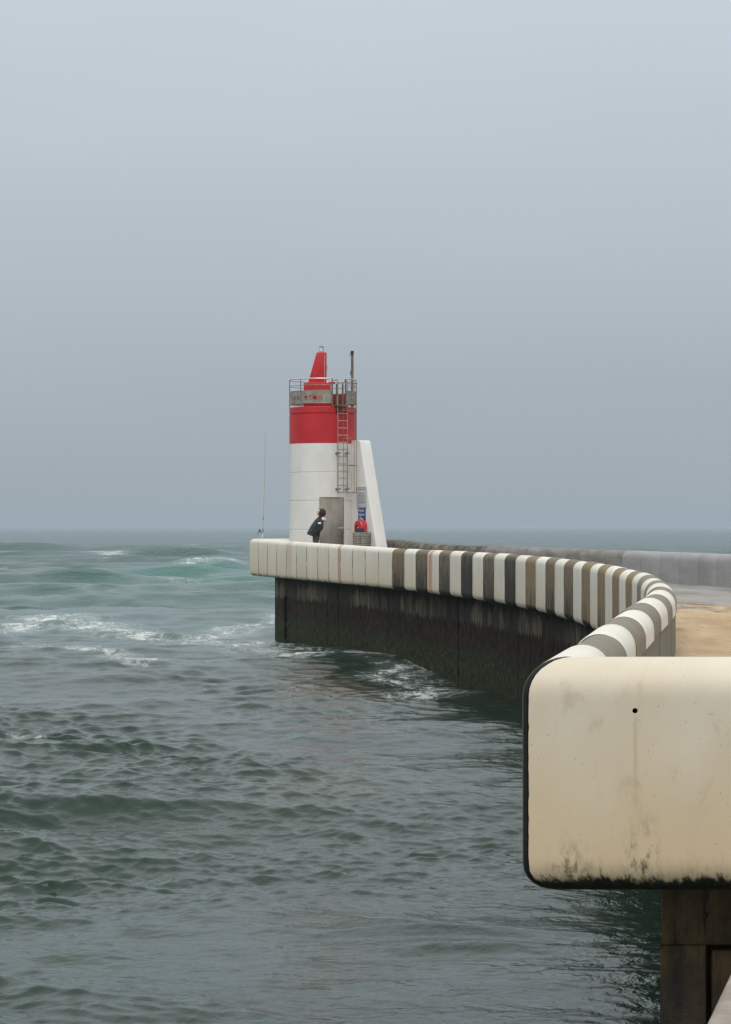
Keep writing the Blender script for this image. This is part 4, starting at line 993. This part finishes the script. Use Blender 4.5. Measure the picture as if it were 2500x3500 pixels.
# ------------------------------------------------------------------ the sea
rng_ = np.random.default_rng(11)
fr_ = 2427.
rows = [5.]
while rows[-1] < 16000:
    Y = rows[-1]; rows.append(Y + max(.045, min(.36 * Y * Y / (CZ * fr_), .02 * Y if Y < 600 else 1e9)))
rows = np.array(rows)
tan_in = np.linspace(-.175, .185, 640); tan_l = -.175 - np.cumsum(np.geomspace(.0007, .06, 42)); tan_r = .185 + np.cumsum(np.geomspace(.0007, .06, 42))
tans = np.concatenate([tan_l[::-1], tan_in, tan_r])
GX = (rows[:, None] * tans[None, :]); GY = np.repeat(rows[:, None], len(tans), 1)
dY = np.gradient(rows)[:, None]; dXs = rows[:, None] * np.gradient(tans)[None, :]
res = np.maximum(dY, dXs * .9)
DX = np.zeros_like(GX); DY_ = np.zeros_like(GX); DZ = np.zeros_like(GX)
lowf = lambda sx, sy, ph: np.sin(GX / sx + ph + 1.3 * np.sin(GY / sy * .7 + ph * 2)) * np.sin(GY / sy + ph * 1.7 + 1.1 * np.sin(GX / sx * .6 + ph))
patchm = np.clip(.85 + .6 * lowf(5.5, 9, .4) + .35 * lowf(2.2, 3.7, 2.2), .55, 1.6)
shel = np.interp(GY, [20, 60, 105, 150, 300], [.62, .64, .85, 1.5, 2.1])
faceX = np.interp(GY, YY[::-1], XX[::-1], left=.85, right=.8)
wd_ = faceX + .9 - GX                                  # distance off the harbour wall: the lee water is calmer
calm = np.where(GY < 82, .30 + .70 * np.clip((wd_ - .6) / 6.5, 0, 1), 1.0) * np.where(wd_ < -1, 1.6, 1.0)
longs = np.interp(GY, [20, 60, 110, 160, 300], [.50, .36, .36, 1.0, 1.9])
def wave_set(n, l0, l1, slope_of, seed, mask, rmax):
    global DX, DY_, DZ
    g = np.random.default_rng(seed); m = int(np.searchsorted(rows, rmax)); gx, gy, rs_, mk = GX[:m], GY[:m], res[:m], mask[:m]
    for i in range(n):
        lam = l0 * (l1 / l0) ** (i / (n - 1)) * g.uniform(.9, 1.1)
        spread = np.interp(np.log(lam), [np.log(.4), np.log(5), np.log(34)], [.58, .42, .24])
        th = math.radians(-90 - 8) + g.normal(0, spread)
        k = 2 * math.pi / lam; kx, ky = k * math.cos(th), k * math.sin(th)
        amp = slope_of(lam) * g.uniform(.6, 1.4) / k
        wgt = np.clip((lam / (2.2 * rs_) - .6) / 1.2, 0, 1) * mk
        ph = kx * gx + ky * gy + g.uniform(0, 6.283)
        c_, s_ = np.cos(ph) * wgt, np.sin(ph) * wgt
        DZ[:m] += amp * c_; DX[:m] -= .95 * amp * kx / k * s_; DY_[:m] -= .95 * amp * ky / k * s_
ruf = np.clip(.72 + .62 * lowf(1.9, 3.1, 1.2) + .45 * lowf(4.6, 7.7, .2), .34, 1.8)
wave_set(95, .15, 1.1, lambda l: .041, 21, ruf * calm * shel / .62, 130)
wave_set(60, 1.1, 6.0, lambda l: .033 if l < 3 else .021, 22, patchm * calm * shel, 4000)
wave_set(50, 6.0, 36., lambda l: .024 if l < 20 else .018, 23, longs, 16000)
def bump2(x0, y0, sx, sy, h, tilt=0.):
    u = (GX - x0) / sx; v = (GY - y0 - tilt * (GX - x0)) / sy
    return h * np.exp(-u * u) * np.exp(-np.where(v < 0, v * v * 2.6, v * v * .55))
big = bump2(-14.6, 227, 4.6, 6.5, 1.45, .12) + bump2(-20, 218, 5, 6, .55) + bump2(-11, 245, 6, 6, .5) + bump2(-27, 330, 8, 9, .6) + bump2(-31, 190, 7, 6, .45)
near_w = bump2(-5.6, 37.2, 3.4, 1.0, .36, .12) + bump2(-6.5, 34.6, 3.0, .7, .14, .05) + bump2(-2.9, 21.6, 1.6, .6, .12, -.3) + bump2(.7, 26.2, 1.8, .55, .16, -.12) + bump2(.9, 24.6, 1.2, .5, .13, -.12) + bump2(-6.8, 52, 6, 1.5, .16, .05) + bump2(-2, 57.5, 4.5, 1.4, .13, -.04)
DZ += big + near_w
nv = GX.size
co = np.stack([(GX + DX), (GY + DY_), DZ], -1).reshape(-1, 3).astype(np.float32)
nr_, nc_ = GX.shape
ii = np.arange(nr_ - 1)[:, None] * nc_ + np.arange(nc_ - 1)[None, :]
quads = np.stack([ii, ii + 1, ii + nc_ + 1, ii + nc_], -1).reshape(-1, 4).astype(np.int32)
me = bpy.data.meshes.new('sea'); me.vertices.add(nv); me.vertices.foreach_set('co', co.ravel())
me.loops.add(quads.size); me.loops.foreach_set('vertex_index', quads.ravel())
me.polygons.add(len(quads)); me.polygons.foreach_set('loop_start', np.arange(0, quads.size, 4, dtype=np.int32))
me.polygons.foreach_set('use_smooth', np.ones(len(quads), dtype=bool)); me.update(calc_edges=True)
# foam: strands in world space
foam = np.zeros_like(GX)
def strand(pts, wid, st=1.):
    global foam
    P = [np.array(((px - 1250) * (CZ * F / (py - HZ)) / F, CZ * F / (py - HZ))) for px, py in pts]
    WX = GX + .5 * np.sin(GY * .9 + GX * .4); WY = GY + 1.1 * np.sin(GX * .8 + .3) + .5 * np.sin(GX * 2.1)
    for a, b in zip(P, P[1:]):
        d = b - a; l2 = d @ d
        t = np.clip(((WX - a[0]) * d[0] + (WY - a[1]) * d[1]) / l2, 0, 1)
        ex = WX - a[0] - t * d[0]; ey = (WY - a[1] - t * d[1]) * .55
        foam = np.maximum(foam, st * np.exp(-(ex * ex + ey * ey) / wid ** 2))
strand([(-40, 2160), (120, 2135), (210, 2110), (280, 2128), (420, 2160), (560, 2178), (700, 2192), (800, 2188), (860, 2200)], 1.7, .95)
strand([(640, 2180), (760, 2160), (880, 2130), (960, 2115)], 1.0, .9)
strand([(820, 2160), (900, 2150), (960, 2140)], .8, .8)
strand([(560, 2172), (800, 2215), (900, 2190)], 1.0, .8)
strand([(200, 2220), (290, 2235), (380, 2255), (430, 2262), (540, 2272)], .75, .9)
strand([(0, 2212), (120, 2212), (230, 2222)], .5, .65)
strand([(840, 2200), (900, 2225), (960, 2250), (1060, 2255)], 1.5, .72)
strand([(680, 2262), (800, 2270)], .4, .8)
strand([(590, 1966), (660, 1961), (740, 1957.5), (815, 1957)], 1.4, .95)
strand([(700, 1955), (800, 1953)], 1.5, .75)
strand([(540, 1990), (640, 1994)], 1.6, .6)
strand([(795, 1952), (830, 1952)], 2.5, 1.)
rw = random.Random(17)
for _ in range(46):
    wx_, wy_ = rw.uniform(-60, 1240), 1802 + 35690 / rw.uniform(125, 620)
    if wx_ > 820 and wy_ > 1840: continue
    strand([(wx_, wy_), (wx_ + rw.uniform(12, 50), wy_ + rw.uniform(-1.5, 1.5))], rw.uniform(.5, 1.5) * max(1, 90 / (wy_ - 1802)), rw.uniform(.6, .95))
strand([(250, 1902), (300, 1906), (390, 1913)], 2.6, 1.)
strand([(195, 1881), (220, 1881)], 3.2, 1.)
strand([(425, 1917), (450, 1917)], 2.2, 1.)
strand([(385, 1983), (440, 1980), (500, 1978)], 1.6, .8)
strand([(610, 2034), (680, 2036)], .8, .6)
strand([(0, 1952), (30, 1954)], 1.6, .8)
strand([(0, 2532), (60, 2530), (190, 2542)], .20, .8)
strand([(1010, 2262), (1200, 2250), (1330, 2246), (1400, 2250)], .95, .95)
strand([(1300, 2270), (1340, 2300), (1420, 2330), (1500, 2345)], .8, .9)
strand([(1380, 2268), (1450, 2300), (1540, 2310)], .6, .8)
strand([(1340, 2330), (1440, 2345)], .5, .7)
fa = me.attributes.new('foam', 'FLOAT', 'POINT'); fa.data.foreach_set('value', foam.ravel().astype(np.float32))
# body colour of the water: turbid teal off the jetty tip, grey green inshore, a little stirred-up sand
teal = np.exp(-((GX + 11) / 26) ** 2) * np.interp(GY, [70, 100, 150, 320, 700], [0, .55, .9, 1.0, .25])
teal = np.clip(np.maximum(teal, .75 * np.clip((GY - 120) / 200, 0, 1)) + 1.1 * np.exp(-((GX + 15) / 8) ** 2 - ((GY - 214) / 20) ** 2), 0, 1.6)
sand_ = np.exp(-((GX + .8) / 1.5) ** 2 - ((GY - 64) / 5) ** 2) + .5 * np.exp(-((GX + .6) / 1.2) ** 2 - ((GY - 40) / 2.5) ** 2)
ta = me.attributes.new('teal', 'FLOAT', 'POINT'); ta.data.foreach_set('value', teal.ravel().astype(np.float32))
sa = me.attributes.new('silt', 'FLOAT', 'POINT'); sa.data.foreach_set('value', sand_.ravel().astype(np.float32))
ksea = N('turbid_sea_water', .09, .42); ksea.b.inputs['IOR'].default_value = 1.333
P_ = ksea.pos()
c = ksea.mix(ksea.rng(ksea.attr('teal', True), 0, 1.6, 0, 1.0, False), (.015, .033, .021), (.017, .112, .088))
c = ksea.mix(ksea.math('MULTIPLY', ksea.attr('silt', True), .32), c, (.17, .125, .095))
fn = ksea.noise(ksea.mapv(P_, (.6, .5, .6)), 2.4, 8, .75, 1.4)
fn2 = ksea.noise(ksea.mapv(P_, (1., .5, .6), (9, 3, 0)), 5, 5, .7)
fv = ksea.math('ADD', ksea.attr('foam', True), ksea.math('ADD', ksea.math('MULTIPLY', ksea.math('SUBTRACT', fn, .5), 2.6), ksea.math('MULTIPLY', ksea.math('SUBTRACT', fn2, .5), .9)))
fm = ksea.math('MULTIPLY', ksea.rng(fv, .70, 1.25, 0, .80), ksea.rng(ksea.attr('foam', True), .06, .3))
lace = ksea.math('MULTIPLY', ksea.rng(ksea.math('ABSOLUTE', ksea.math('SUBTRACT', ksea.noise(ksea.mapv(P_, (.5, .34, .6), (4, 8, 0)), 1.7, 5, .6, 1.0), .5)), .005, .04, .26, 0), ksea.rng(ksea.attr('foam', True), .04, .5))
fm = ksea.math('MAXIMUM', fm, lace)
milk = ksea.rng(ksea.attr('foam', True), .1, .9, 0, .22)
c = ksea.mix(milk, c, (.30, .36, .34))
spk = ksea.noise(ksea.mapv(P_, (1, .6, 1)), 9, 2, .4)
c = ksea.mix(fm, c, (.74, .76, .76)); ksea.col(c)
ksea.put(ksea.b.inputs['Roughness'], ksea.rng(fm, 0, .6, .07, .75))
b1 = ksea.noise(ksea.mapv(P_, (1, .8, 1)), 1.3, 5, .62, .3); b2 = ksea.noise(ksea.mapv(P_, (1, .75, 1), (5, 2, 0)), 4.5, 6, .62, .4)
far = ksea.noise(ksea.mapv(P_, (.10, .16, .1)), 1.6, 7, .7, .5)
yy_ = ksea.sep(P_)[1]
h = ksea.math('ADD', ksea.math('MULTIPLY', b1, .06), ksea.math('MULTIPLY', b2, .010))
h = ksea.math('ADD', h, ksea.math('MULTIPLY', far, ksea.rng(yy_, 90, 400, 0, 1.5)))
ksea.bump(h, 1., 1.)
me.materials.append(ksea.m)
tag(link('sea', me), kind='structure')

# ------------------------------------------------------------------ sea mist
kh = N('sea_mist'); kh.t.nodes.remove(kh.b); pv = kh.n('VolumePrincipled'); pv.inputs['Color'].default_value = (.66, .74, .82, 1)
pv.inputs['Density'].default_value = .00018; pv.inputs['Anisotropy'].default_value = .2
kh.t.links.new(pv.outputs[0], kh.o.inputs['Volume'])
mb = MB(); mb.box((-26000, -120, -2.6), (26000, 17500, 13.2)); tag(build(mb, 'haze', kh.m), kind='stuff')
